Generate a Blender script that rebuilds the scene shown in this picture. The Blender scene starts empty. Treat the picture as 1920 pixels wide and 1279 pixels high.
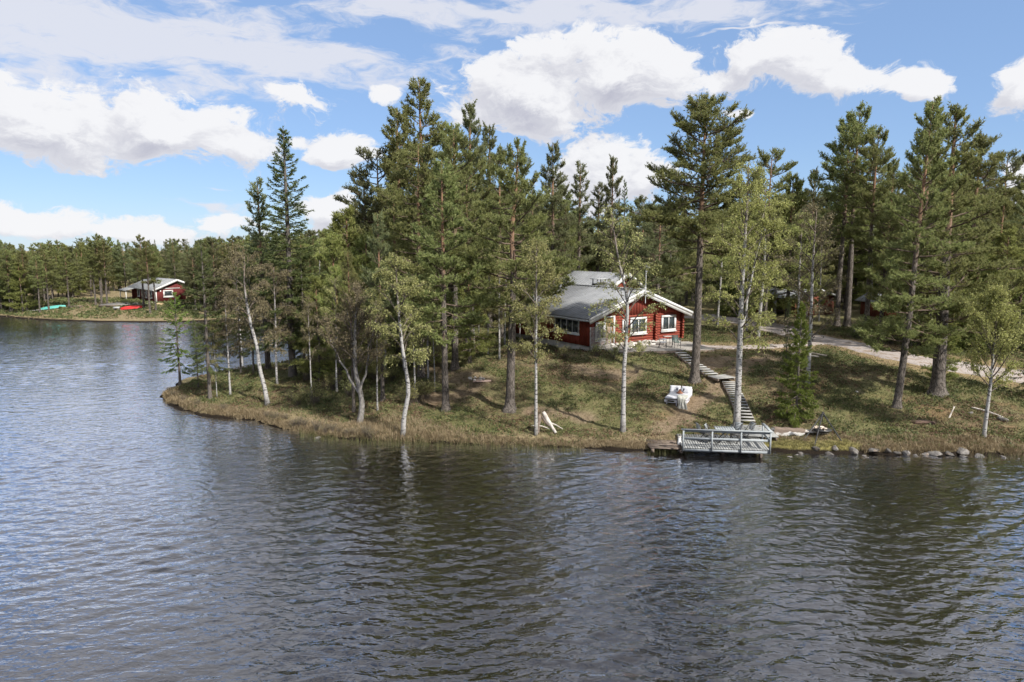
import bpy, math, random
import numpy as np
from mathutils import Vector, Matrix

scene = bpy.context.scene
COL = scene.collection
R = math.radians

# ------------------------------------------------------------------ camera
PITCH = R(7.57)
CAM_Z = 10.0
FPX = 1280.0
cam_data = bpy.data.cameras.new('camera')
cam_data.sensor_width = 36.0
cam_data.lens = 24.0
cam_data.clip_start = 0.1
cam_data.clip_end = 20000.0
cam = bpy.data.objects.new('camera', cam_data)
COL.objects.link(cam)
cam.location = (0, 0, CAM_Z)
cam.rotation_euler = (R(90) - PITCH, 0, 0)
scene.camera = cam

# ------------------------------------------------------------------ exposure
scene.view_settings.view_transform = 'Standard'
scene.view_settings.look = 'None'
scene.view_settings.exposure = 1.2
scene.view_settings.gamma = 1.0
scene.view_settings.use_curve_mapping = False
scene.cycles.max_bounces = 6
scene.cycles.diffuse_bounces = 4
scene.cycles.glossy_bounces = 3
scene.cycles.use_adaptive_sampling = True
scene.cycles.adaptive_threshold = 0.03
scene.cycles.transparent_max_bounces = 4
scene.cycles.sample_clamp_direct = 8
scene.cycles.sample_clamp_indirect = 5
scene.cycles.caustics_reflective = False
scene.cycles.caustics_refractive = False

# ------------------------------------------------------------------ sun
SUN_EL, SUN_AZ = R(42), R(135)          # azimuth measured from +Y towards +X
sun_dir = Vector((math.sin(SUN_AZ) * math.cos(SUN_EL), math.cos(SUN_AZ) * math.cos(SUN_EL), math.sin(SUN_EL)))
sl = bpy.data.lights.new('sun', 'SUN')
sl.energy = 3.0
sl.angle = R(1.5)
sl.color = (1.0, 0.95, 0.86)
so = bpy.data.objects.new('sun', sl)
COL.objects.link(so)
so.rotation_euler = (-sun_dir).to_track_quat('-Z', 'Y').to_euler()
so.location = (60, -60, 80)


def pdir(px, py):
    """world direction through a pixel of the 1920 wide photograph"""
    u = (px - 960.0) / FPX
    v = (639.5 - py) / FPX
    c, s = math.cos(PITCH), math.sin(PITCH)
    return np.array([u, c + v * s, -s + v * c])


# ------------------------------------------------------------------ sky and clouds
world = bpy.data.worlds.new('World')
scene.world = world
world.use_nodes = True
wt = world.node_tree
for n in list(wt.nodes):
    wt.nodes.remove(n)


def nd(t, kind, **kw):
    n = t.nodes.new(kind)
    for k, v in kw.items():
        setattr(n, k, v)
    return n


def mth(t, op, a, b=None, clamp=False):
    n = t.nodes.new('ShaderNodeMath')
    n.operation = op
    n.use_clamp = clamp
    for i, x in enumerate((a, b)):
        if x is None:
            continue
        if isinstance(x, (int, float)):
            n.inputs[i].default_value = x
        else:
            t.links.new(x, n.inputs[i])
    return n.outputs[0]


def vmth(t, op, a, b=None):
    n = t.nodes.new('ShaderNodeVectorMath')
    n.operation = op
    for i, x in enumerate((a, b)):
        if x is None:
            continue
        if isinstance(x, (tuple, list)):
            n.inputs[i].default_value = x
        else:
            t.links.new(x, n.inputs[i])
    return n.outputs['Value'] if op in ('DOT_PRODUCT', 'LENGTH') else n.outputs[0]


def mixc(t, fac, a, b, blend='MIX'):
    n = t.nodes.new('ShaderNodeMix')
    n.data_type = 'RGBA'
    n.blend_type = blend
    for idx, x in ((0, fac), (6, a), (7, b)):
        if isinstance(x, (int, float)):
            n.inputs[idx].default_value = x
        elif isinstance(x, (tuple, list)):
            n.inputs[idx].default_value = tuple(x) if len(x) == 4 else (*x, 1)
        else:
            t.links.new(x, n.inputs[idx])
    return n.outputs[2]


def sstep(t, x, lo, hi):
    n = t.nodes.new('ShaderNodeMapRange')
    n.interpolation_type = 'SMOOTHSTEP'
    n.inputs['From Min'].default_value = lo
    n.inputs['From Max'].default_value = hi
    t.links.new(x, n.inputs['Value'])
    return n.outputs['Result']


def noise(t, vec, scale, detail=4, rough=0.5, dist=0.0):
    n = t.nodes.new('ShaderNodeTexNoise')
    n.inputs['Scale'].default_value = scale
    n.inputs['Detail'].default_value = detail
    n.inputs['Roughness'].default_value = rough
    n.inputs['Distortion'].default_value = dist
    if vec is not None:
        t.links.new(vec, n.inputs['Vector'])
    return n


# cumulus of the afternoon: centre and half size in the photograph, weight
CLOUDS = [
    (95, 225, 190, 62, 1.0), (300, 240, 190, 58, 1.0), (430, 265, 100, 36, .9), (0, 195, 90, 50, .9),
    (555, 190, 95, 45, .62), (648, 276, 62, 36, 1.0), (735, 165, 40, 24, .6), (560, 255, 40, 20, .5),
    (985, 180, 150, 70, 1.05), (1010, 235, 120, 40, .8), (1175, 130, 165, 80, 1.05), (1060, 95, 120, 60, .9),
    (1440, 110, 150, 66, 1.05), (1330, 140, 120, 55, .95), (1585, 150, 90, 48, 1.0), (1705, 168, 55, 34, .95),
    (1130, 325, 110, 70, 1.05), (1215, 325, 70, 50, .8), (1380, 208, 45, 22, .7),
    (1915, 150, 70, 55, 1.0), (1930, 330, 60, 60, .95),
    (60, 420, 190, 38, .72), (270, 430, 170, 30, .7), (430, 425, 110, 34, .62), (610, 395, 65, 36, .95), (620, 435, 70, 30, .8),
]
STREAKS = [
    (120, 40, 380, 85, 1.15), (330, 85, 380, 62, 1.1), (560, 118, 300, 40, 1.05), (900, 22, 380, 60, 1.15), (1200, 30, 300, 66, 1.15),
    (1400, 60, 250, 34, .8), (250, 165, 200, 14, .45),
    (380, 378, 150, 10, .7), (400, 350, 60, 8, .5), (1800, 140, 80, 12, .4),
]


def azel(px, py):
    d = pdir(px, py)
    d = d / np.linalg.norm(d)
    return math.atan2(d[0], d[1]), math.asin(d[2])


def cloud_group(name, blobs, wamp, namp, nscale, stretch, detail, rough):
    g = bpy.data.node_groups.new(name, 'ShaderNodeTree')
    g.interface.new_socket('P', in_out='INPUT', socket_type='NodeSocketVector')
    g.interface.new_socket('D', in_out='OUTPUT', socket_type='NodeSocketFloat')
    gi, go = g.nodes.new('NodeGroupInput'), g.nodes.new('NodeGroupOutput')
    p = gi.outputs[0]
    ps = vmth(g, 'MULTIPLY', p, stretch)
    w = noise(g, ps, nscale * 1.1, 3, .5)
    off = vmth(g, 'MULTIPLY', vmth(g, 'SUBTRACT', w.outputs['Color'], (.5, .5, .5)), (wamp * 1.6, wamp, 0))
    q = vmth(g, 'ADD', p, off)
    acc = None
    for (cx, cy, rx, ry, wgt) in blobs:
        a, e = azel(cx, cy)
        a1, e1 = azel(cx + rx, cy - ry)
        dv = vmth(g, 'MULTIPLY', vmth(g, 'SUBTRACT', q, (a, e, 0)), (1 / abs(a1 - a), 1 / abs(e1 - e), 0))
        m = mth(g, 'SUBTRACT', 1.13 * wgt, vmth(g, 'LENGTH', dv))
        if acc is None:
            acc = m
        else:
            n = g.nodes.new('ShaderNodeMath')
            n.operation = 'SMOOTH_MAX'
            g.links.new(acc, n.inputs[0])
            g.links.new(m, n.inputs[1])
            n.inputs[2].default_value = .18
            acc = n.outputs[0]
    acc = mth(g, 'MAXIMUM', acc, -.6)
    # the same broken cloud goes on beyond the frame
    sx = nd(g, 'ShaderNodeSeparateXYZ')
    g.links.new(p, sx.inputs[0])
    outm = mth(g, 'MAXIMUM', sstep(g, sx.outputs['Y'], .33, .45), sstep(g, mth(g, 'ABSOLUTE', sx.outputs['X']), .68, .85))
    lown = noise(g, vmth(g, 'MULTIPLY', p, (1.6, 3.2, 1)), 1.6, 3, .5)
    gen = mth(g, 'MULTIPLY', mth(g, 'SUBTRACT', lown.outputs['Fac'], .41), 5.0)
    acc = mth(g, 'ADD', mth(g, 'MULTIPLY', acc, mth(g, 'SUBTRACT', 1.0, outm)), mth(g, 'MULTIPLY', mth(g, 'MINIMUM', gen, .8), outm))
    fb = noise(g, vmth(g, 'MULTIPLY', q, stretch), nscale, detail, rough)
    d = mth(g, 'ADD', acc, mth(g, 'MULTIPLY', mth(g, 'SUBTRACT', fb.outputs['Fac'], .5), namp))
    g.links.new(d, go.inputs[0])
    return g


gc = cloud_group('cumulus_density', CLOUDS, .06, 3.0, 9.0, (1.0, 1.6, 1.0), 12, .70)
gs = cloud_group('streak_density', STREAKS, .06, 4.2, 8.0, (1.0, 3.2, 1.0), 10, .66)
tc = nd(wt, 'ShaderNodeTexCoord')
sxyz = nd(wt, 'ShaderNodeSeparateXYZ')
wt.links.new(tc.outputs['Generated'], sxyz.inputs[0])
az = mth(wt, 'ARCTAN2', sxyz.outputs['X'], sxyz.outputs['Y'])
el = mth(wt, 'ARCSINE', sxyz.outputs['Z'])
cb_ = nd(wt, 'ShaderNodeCombineXYZ')
wt.links.new(az, cb_.inputs[0])
wt.links.new(el, cb_.inputs[1])
P0 = cb_.outputs[0]


def use(g, vec):
    n = nd(wt, 'ShaderNodeGroup')
    n.node_tree = g
    wt.links.new(vec, n.inputs[0])
    return n.outputs[0]


D0 = use(gc, P0)
D1 = use(gc, vmth(wt, 'ADD', P0, (.012, .028, 0)))
S0 = use(gs, P0)
sky = nd(wt, 'ShaderNodeTexSky')
sky.sky_type = 'NISHITA'
sky.sun_disc = False
sky.sun_elevation = SUN_EL
sky.sun_rotation = SUN_AZ
sky.altitude = 300
sky.air_density = 1.0
sky.dust_density = 0.25
sky.ozone_density = 1.6
hs = nd(wt, 'ShaderNodeHueSaturation')
hs.inputs['Saturation'].default_value = 1.0
wt.links.new(sky.outputs[0], hs.inputs['Color'])
SKYV = 2.65
lit = sstep(wt, mth(wt, 'SUBTRACT', D0, D1), -.45, .50)
thick = sstep(wt, D0, .1, 1.1)
shade = mth(wt, 'MULTIPLY', mth(wt, 'SUBTRACT', 1.0, lit), mth(wt, 'ADD', mth(wt, 'MULTIPLY', thick, .5), .5))
cum_col = mixc(wt, shade, (SKYV * 1.02, SKYV * 1.02, SKYV * 1.04), (SKYV * .57, SKYV * .575, SKYV * .67))
streak_col = (SKYV * .88, SKYV * .89, SKYV * .96)
air = mixc(wt, .55, vmth(wt, 'MULTIPLY', hs.outputs[0], (.33, .375, .455)), (.96, 1.46, 2.32))
c1 = mixc(wt, mth(wt, 'MULTIPLY', sstep(wt, S0, .05, .95), .85), air, streak_col)
c2 = mixc(wt, mth(wt, 'MULTIPLY', sstep(wt, D0, .0, .30), .97), c1, cum_col)
bg = nd(wt, 'ShaderNodeBackground')
bg.inputs['Strength'].default_value = 0.15
wt.links.new(c2, bg.inputs['Color'])
wo = nd(wt, 'ShaderNodeOutputWorld')
wt.links.new(bg.outputs[0], wo.inputs['Surface'])
world.cycles.sampling_method = 'MANUAL'
world.cycles.sample_map_resolution = 1024


# ------------------------------------------------------------------ helpers: pixels, terrain
def P(px, py, z=0.0):
    d = pdir(px, py)
    t = (z - CAM_Z) / d[2]
    return np.array([d[0] * t, d[1] * t, z])


def top_z(y, py):
    v = (639.5 - py) / FPX
    c, s = math.cos(PITCH), math.sin(PITCH)
    return CAM_Z + y * (v * c - s) / (c + v * s)


def x_at(px, y, z):
    D = y * math.cos(PITCH) - (z - CAM_Z) * math.sin(PITCH)
    return (px - 960.0) / FPX * D


def hash2(ix, iy, seed):
    h = (ix.astype(np.int64) * 374761393 + iy.astype(np.int64) * 668265263 + seed * 1274126177) & 0x7fffffff
    h = ((h ^ (h >> 13)) * 1274126177) & 0x7fffffff
    return ((h ^ (h >> 16)) & 0xffff) / 65535.0


def vnoise(x, y, seed=0):
    x = np.asarray(x, float); y = np.asarray(y, float)
    ix, iy = np.floor(x), np.floor(y)
    fx, fy = x - ix, y - iy
    fx = fx * fx * (3 - 2 * fx); fy = fy * fy * (3 - 2 * fy)
    a, b = hash2(ix, iy, seed), hash2(ix + 1, iy, seed)
    c, d = hash2(ix, iy + 1, seed), hash2(ix + 1, iy + 1, seed)
    return (a * (1 - fx) + b * fx) * (1 - fy) + (c * (1 - fx) + d * fx) * fy


def smooth(a, b, x):
    t = np.clip((np.asarray(x, float) - a) / (b - a), 0, 1)
    return t * t * (3 - 2 * t)


def sdist(poly, x, y):
    """signed distance to a closed polygon, positive inside"""
    x = np.asarray(x, float); y = np.asarray(y, float)
    best = np.full(x.shape, 1e18)
    inside = np.zeros(x.shape, bool)
    n = len(poly)
    for i in range(n):
        ax, ay = poly[i]; bx, by = poly[(i + 1) % n]
        ex, ey = bx - ax, by - ay
        t = np.clip(((x - ax) * ex + (y - ay) * ey) / (ex * ex + ey * ey + 1e-12), 0, 1)
        dx, dy = x - ax - t * ex, y - ay - t * ey
        best = np.minimum(best, dx * dx + dy * dy)
        cond = (ay > y) != (by > y)
        xi = ax + (y - ay) / (by - ay + 1e-18) * ex
        inside ^= cond & (x < xi)
    return np.where(inside, 1, -1) * np.sqrt(best)


def pldist(pts, x, y):
    best = np.full(np.shape(x), 1e18)
    for i in range(len(pts) - 1):
        ax, ay = pts[i]; bx, by = pts[i + 1]
        ex, ey = bx - ax, by - ay
        t = np.clip(((x - ax) * ex + (y - ay) * ey) / (ex * ex + ey * ey + 1e-12), 0, 1)
        best = np.minimum(best, (x - ax - t * ex) ** 2 + (y - ay - t * ey) ** 2)
    return np.sqrt(best)


front_px = [(303, 744), (312, 757), (345, 770), (390, 781), (440, 786), (480, 789), (520, 801), (560, 811), (600, 818), (650, 823),
            (700, 826), (760, 829), (820, 831), (900, 834), (960, 836), (1040, 838), (1120, 841), (1180, 844), (1230, 845),
            (1275, 843), (1350, 842), (1440, 845), (1480, 848), (1540, 850), (1600, 851), (1680, 852), (1760, 852), (1840, 853), (1930, 856)]
back_px = [(316, 730), (345, 714), (400, 702), (460, 692), (520, 684), (590, 668), (640, 652), (690, 630), (720, 610)]
MAIN = [tuple(P(*p)[:2]) for p in front_px]
MAIN += [(40, 33.2), (60, 35), (120, 42), (400, 60), (6000, 300), (6000, 9000), (-10, 9000), (-14, 130)]
MAIN += [tuple(P(*p)[:2]) for p in reversed(back_px)]
far_px = [(-60, 590), (0, 594), (60, 599), (120, 602), (200, 604), (270, 605), (340, 604), (420, 601), (520, 600), (640, 600), (720, 599)]
FAR = [tuple(P(*p)[:2]) for p in far_px]
FAR = [(-6000, 400), (-400, 150), (-140, 108)] + FAR + [(-10, 104), (-8, 9000), (-6000, 9000)]


def ground(x, y):
    x = np.asarray(x, float); y = np.asarray(y, float)
    wob = (vnoise(x * 1.1, y * 1.1, 7) - .5) * .5 + (vnoise(x * 3.1, y * 3.1, 8) - .5) * .22
    d = sdist(MAIN, x, y) + wob * smooth(60, 45, y)
    k = .55 + .45 * smooth(-14, 2, x)
    up = k * (1.15 * smooth(.5, 15, d) + 1.15 * np.clip((d - .3) / 15, 0, 1))
    h1 = .26 * smooth(-.12, .45, d) + up + .012 * np.clip(y - 58, 0, 200) * smooth(0, 20, d)
    h1 = np.where(d < -.12, np.maximum(-.10 + (d + .12) * .45, -1.6), h1 - .10 * smooth(.1, -.12, d))
    d2 = sdist(FAR, x, y) + wob
    h2 = .22 * smooth(-.2, .6, d2) + 1.25 * smooth(.5, 14, d2) + .012 * np.clip(y - 112, 0, 150)
    h2 = np.where(d2 < -.2, np.maximum(-.10 + (d2 + .2) * .45, -1.6), h2 - .10 * smooth(.1, -.2, d2))
    h = np.maximum(h1, h2)
    dd = np.maximum(d, d2)
    bump = (vnoise(x * .55, y * .55, 1) - .5) * .34 + (vnoise(x * 1.6, y * 1.6, 2) - .5) * .14
    return h + bump * smooth(.3, 2.5, dd) * (1 - .75 * near_flat(x, y))


ROAD = []
DECKPTS = []


def near_flat(x, y):
    # terrace, road and yard were levelled
    f = np.zeros(np.shape(x))
    for pts, r in FLATS:
        f = np.maximum(f, smooth(r + 1.2, r, pldist(pts, x, y)))
    return f


FLATS = []


def base_at(px, py):
    """where the sight line of a pixel meets the ground"""
    d = pdir(px, py)
    t = np.linspace(25, 170, 6000)
    xs, ys, zs = d[0] * t, d[1] * t, CAM_Z + d[2] * t
    g = ground(xs, ys)
    i = int(np.argmax(zs < g))
    return np.array([xs[i], ys[i], float(g[i])])


ROAD_PX = [(2040, 728), (1930, 708), (1850, 695), (1760, 681), (1690, 669), (1620, 653), (1560, 639), (1510, 629), (1460, 617), (1410, 606), (1350, 598), (1290, 592)]
ROAD = [tuple(base_at(px, py)[:2]) for px, py in ROAD_PX]
YARD_PX = [(1560, 641), (1480, 648), (1400, 651), (1330, 653), (1290, 652)]
YARD = [tuple(base_at(px, py)[:2]) for px, py in YARD_PX]
FLATS += [(ROAD, 2.2), (YARD, 1.2)]

# ------------------------------------------------------------------ helpers: meshes and objects
class MB:
    def __init__(self):
        self.v, self.q, self.t, self.a, self.n = [], [], [], [], 0

    def add(self, v, q=None, t=None, tint=0.5):
        v = np.asarray(v, float).reshape(-1, 3)
        if q is not None and len(q):
            self.q.append(np.asarray(q, np.int64) + self.n)
        if t is not None and len(t):
            self.t.append(np.asarray(t, np.int64) + self.n)
        self.v.append(v)
        self.a.append(np.broadcast_to(np.asarray(tint, float), (len(v),)))
        self.n += len(v)
        return self

    def box(self, c, s, rot=None, tint=.5, jit=0):
        sx, sy, sz = s[0] / 2, s[1] / 2, s[2] / 2
        v = np.array([[-sx, -sy, -sz], [sx, -sy, -sz], [sx, sy, -sz], [-sx, sy, -sz], [-sx, -sy, sz], [sx, -sy, sz], [sx, sy, sz], [-sx, sy, sz]])
        if rot is not None:
            v = v @ np.array(rot).T
        self.add(v + np.asarray(c, float), [[0, 3, 2, 1], [4, 5, 6, 7], [0, 1, 5, 4], [1, 2, 6, 5], [2, 3, 7, 6], [3, 0, 4, 7]], tint=tint)
        return self

    def bar(self, a, b, w, h=None, tint=.5, up=(0, 0, 1)):
        a, b = np.asarray(a, float), np.asarray(b, float)
        h = w if h is None else h
        z = b - a
        L = np.linalg.norm(z)
        z = z / L
        u = np.asarray(up, float)
        if abs(np.dot(u, z)) > .95:
            u = np.array([0, 1., 0])
        x = np.cross(u, z); x /= np.linalg.norm(x)
        y = np.cross(z, x)
        return self.box((a + b) / 2, (w, h, L), np.stack([x, y, z], 1), tint)

    def tube(self, pts, rad, sides=8, tint=.5, cap=True):
        pts = np.asarray(pts, float)
        n = len(pts)
        rad = np.broadcast_to(np.asarray(rad, float), (n,))
        tg = np.gradient(pts, axis=0)
        tg /= np.linalg.norm(tg, axis=1, keepdims=True) + 1e-12
        ref = np.array([0.31, 0.17, 0.93]) if abs(tg[0][2]) < .8 else np.array([0.9, 0.3, 0.1])
        x = np.cross(tg, ref); x /= np.linalg.norm(x, axis=1, keepdims=True) + 1e-12
        y = np.cross(tg, x)
        a = np.linspace(0, 2 * math.pi, sides, endpoint=False)
        v = pts[:, None] + rad[:, None, None] * (np.cos(a)[None, :, None] * x[:, None] + np.sin(a)[None, :, None] * y[:, None])
        i = np.arange(n - 1)[:, None] * sides
        j = np.arange(sides)[None]
        k = (j + 1) % sides
        q = np.stack([i + j, i + k, i + sides + k, i + sides + j], -1).reshape(-1, 4)
        if np.ndim(tint) == 1 and len(tint) == n:
            tint = np.repeat(tint, sides)
        m = self.n
        self.add(v.reshape(-1, 3), q, tint=tint)
        if cap:
            for o in (0, (n - 1) * sides):
                self.t.append(np.array([[m + o, m + o + j2, m + o + j2 + 1] for j2 in range(1, sides - 1)], np.int64))
        return self

    def mesh(self, name, smoothf=False):
        me = bpy.data.meshes.new(name)
        v = np.concatenate(self.v) if self.v else np.zeros((0, 3))
        q = np.concatenate(self.q) if self.q else np.zeros((0, 4), np.int64)
        t = np.concatenate(self.t) if self.t else np.zeros((0, 3), np.int64)
        me.vertices.add(len(v))
        me.vertices.foreach_set('co', v.astype(np.float32).ravel())
        me.loops.add(q.size + t.size)
        me.loops.foreach_set('vertex_index', np.concatenate([q.ravel(), t.ravel()]).astype(np.int32))
        me.polygons.add(len(q) + len(t))
        st = np.concatenate([np.arange(len(q)) * 4, q.size + np.arange(len(t)) * 3]).astype(np.int32)
        me.polygons.foreach_set('loop_start', st)
        if smoothf:
            me.polygons.foreach_set('use_smooth', np.ones(len(st), bool))
        at = me.attributes.new('tint', 'FLOAT', 'POINT')
        at.data.foreach_set('value', np.concatenate(self.a).astype(np.float32) if self.a else np.zeros(0, np.float32))
        me.update(calc_edges=True)
        return me


def tag(o, label=None, cat=None, group=None, kind=None):
    for k, v in (('label', label), ('category', cat), ('group', group), ('kind', kind)):
        if v:
            o[k] = v
    return o


def obj(name, mb, mat, parent=None, loc=(0, 0, 0), rot=(0, 0, 0), smoothf=False, scale=None):
    me = mb.mesh(name, smoothf) if isinstance(mb, MB) else mb
    if mat is not None and not me.materials:
        me.materials.append(mat)
    o = bpy.data.objects.new(name, me)
    COL.objects.link(o)
    o.location = loc
    o.rotation_euler = rot
    if scale is not None:
        o.scale = scale
    if parent is not None:
        o.parent = parent
    return o


def thing(name, label, cat, loc=(0, 0, 0), rotz=0, group=None, scale=None):
    o = bpy.data.objects.new(name, None)
    COL.objects.link(o)
    o.location = loc
    o.rotation_euler = (0, 0, rotz)
    o.empty_display_size = .2
    if scale is not None:
        o.scale = scale
    return tag(o, label, cat, group)


def copy_thing(root, loc, rotz, label, group=None, scale=None):
    r = root.copy(); COL.objects.link(r)
    r.location = loc; r.rotation_euler = (0, 0, rotz)
    if scale is not None:
        r.scale = scale
    tag(r, label, None, group)
    for ch in list(root.children):
        c = ch.copy(); COL.objects.link(c); c.parent = r
        for g in list(ch.children):
            d = g.copy(); COL.objects.link(d); d.parent = c
    return r


# ------------------------------------------------------------------ materials
def newmat(name):
    m = bpy.data.materials.new(name)
    m.use_nodes = True
    t = m.node_tree
    b = t.nodes['Principled BSDF']
    return m, t, b


def pmat(name, c1, c2, scale=4.0, rough=.8, bump=.3, stretch=(1, 1, 1), spec=.3, bscale=None, rnd=.0, c3=None, detail=5, bdist=.02):
    """base colour broken up by noise, with fine relief"""
    m, t, b = newmat(name)
    tcn = nd(t, 'ShaderNodeTexCoord')
    v = vmth(t, 'MULTIPLY', tcn.outputs['Object'], stretch)
    n1 = noise(t, v, scale, detail, .6)
    col = mixc(t, sstep(t, n1.outputs['Fac'], .3, .7), c1, c2)
    if c3 is not None:
        n3 = noise(t, tcn.outputs['Object'], scale * .23, 4, .6)
        col = mixc(t, sstep(t, n3.outputs['Fac'], .5, .68), col, c3)
    if rnd:
        oi = nd(t, 'ShaderNodeObjectInfo')
        h = nd(t, 'ShaderNodeHueSaturation')
        t.links.new(mth(t, 'ADD', mth(t, 'MULTIPLY', oi.outputs['Random'], 2 * rnd), 1 - rnd), h.inputs['Value'])
        t.links.new(col, h.inputs['Color'])
        col = h.outputs[0]
    t.links.new(col, b.inputs['Base Color'])
    b.inputs['Roughness'].default_value = rough
    b.inputs['Specular IOR Level'].default_value = spec
    if bump:
        n2 = noise(t, v, bscale or scale * 3, 4, .6)
        bp = nd(t, 'ShaderNodeBump')
        bp.inputs['Strength'].default_value = bump
        bp.inputs['Distance'].default_value = bdist
        t.links.new(n2.outputs['Fac'], bp.inputs['Height'])
        t.links.new(bp.outputs[0], b.inputs['Normal'])
    return m


def leafmat(name, ca, cb2, cc, trans=.3, rough=.6, vary=.2, hue=.018):
    """leaves: each leaf carries its own tint, each plant its own shade of green"""
    m, t, b = newmat(name)
    at = nd(t, 'ShaderNodeAttribute'); at.attribute_name = 'tint'
    cr = nd(t, 'ShaderNodeValToRGB')
    cr.color_ramp.elements[0].position = 0; cr.color_ramp.elements[0].color = (*ca, 1)
    cr.color_ramp.elements[1].position = 1; cr.color_ramp.elements[1].color = (*cc, 1)
    e = cr.color_ramp.elements.new(.5); e.color = (*cb2, 1)
    t.links.new(at.outputs['Fac'], cr.inputs[0])
    oi = nd(t, 'ShaderNodeObjectInfo')
    h = nd(t, 'ShaderNodeHueSaturation')
    t.links.new(mth(t, 'ADD', mth(t, 'MULTIPLY', oi.outputs['Random'], 2 * vary), 1 - vary), h.inputs['Value'])
    t.links.new(mth(t, 'ADD', mth(t, 'MULTIPLY', oi.outputs['Random'], 2 * hue), .5 - hue), h.inputs['Hue'])
    t.links.new(cr.outputs[0], h.inputs['Color'])
    t.links.new(h.outputs[0], b.inputs['Base Color'])
    b.inputs['Roughness'].default_value = rough
    b.inputs['Specular IOR Level'].default_value = .25
    if trans:
        tr = nd(t, 'ShaderNodeBsdfTranslucent')
        t.links.new(h.outputs[0], tr.inputs['Color'])
        mx = nd(t, 'ShaderNodeMixShader'); mx.inputs[0].default_value = trans
        t.links.new(b.outputs[0], mx.inputs[1]); t.links.new(tr.outputs[0], mx.inputs[2])
        t.links.new(mx.outputs[0], t.nodes['Material Output'].inputs['Surface'])
    return m


M = {}
M['needle_pine'] = leafmat('pine_needles', (0.159, 0.184, 0.071), (0.268, 0.289, 0.112), (0.385, 0.383, 0.160), trans=.5)
M['needle_dark'] = leafmat('pine_needles_bluish', (0.137, 0.164, 0.087), (0.226, 0.248, 0.123), (0.330, 0.329, 0.162), trans=.5)
M['needle_young'] = leafmat('young_pine_needles', (0.203, 0.244, 0.081), (0.314, 0.346, 0.116), (0.426, 0.438, 0.160), trans=.5)
M['needle_spruce'] = leafmat('spruce_needles', (0.096, 0.134, 0.056), (0.167, 0.205, 0.078), (0.261, 0.281, 0.108), trans=.5)
M['needle_spruce_light'] = leafmat('light_spruce_needles', (0.114, 0.179, 0.041), (0.186, 0.268, 0.056), (0.300, 0.348, 0.089), trans=.45)
M['leaf_birch'] = leafmat('birch_leaves', (0.199, 0.214, 0.082), (0.323, 0.325, 0.124), (0.455, 0.427, 0.189), trans=.38, vary=.15)
M['leaf_birch_yellow'] = leafmat('spring_birch_leaves', (0.249, 0.286, 0.092), (0.372, 0.404, 0.135), (0.498, 0.508, 0.195), trans=.4, vary=.1)
M['leaf_bare'] = leafmat('budding_twig_leaves', (0.171, 0.152, 0.083), (0.231, 0.205, 0.108), (0.298, 0.265, 0.140), trans=.3)
M['twig'] = pmat('twig_bark', (.10, .085, .07), (.17, .14, .115), 6, .9, 0)
M['limb_pine'] = pmat('pine_limb_bark', (.10, .078, .062), (.165, .12, .09), 5, .9, .3)


def bark_pine():
    m, t, b = newmat('pine_bark')
    at = nd(t, 'ShaderNodeAttribute'); at.attribute_name = 'tint'
    tcn = nd(t, 'ShaderNodeTexCoord')
    v = vmth(t, 'MULTIPLY', tcn.outputs['Object'], (9, 9, 1.6))
    vo = nd(t, 'ShaderNodeTexVoronoi'); vo.feature = 'DISTANCE_TO_EDGE'; vo.inputs['Scale'].default_value = 1.6
    n0 = noise(t, v, 1.5, 4, .6)
    t.links.new(vmth(t, 'ADD', v, vmth(t, 'MULTIPLY', n0.outputs['Color'], (1.2, 1.2, 1.2))), vo.inputs['Vector'])
    plate = sstep(t, vo.outputs['Distance'], .02, .22)
    low = mixc(t, plate, (.055, .045, .038), (.185, .160, .140))
    n2 = noise(t, tcn.outputs['Object'], 7, 4, .6)
    high = mixc(t, n2.outputs['Fac'], (.20, .115, .07), (.36, .21, .125))
    hf = mth(t, 'ADD', at.outputs['Fac'], mth(t, 'MULTIPLY', mth(t, 'SUBTRACT', n0.outputs['Fac'], .5), .25))
    col = mixc(t, sstep(t, hf, .42, .75), low, high)
    t.links.new(col, b.inputs['Base Color'])
    b.inputs['Roughness'].default_value = .9
    bp = nd(t, 'ShaderNodeBump'); bp.inputs['Strength'].default_value = .8; bp.inputs['Distance'].default_value = .03
    t.links.new(plate, bp.inputs['Height']); t.links.new(bp.outputs[0], b.inputs['Normal'])
    return m


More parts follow.
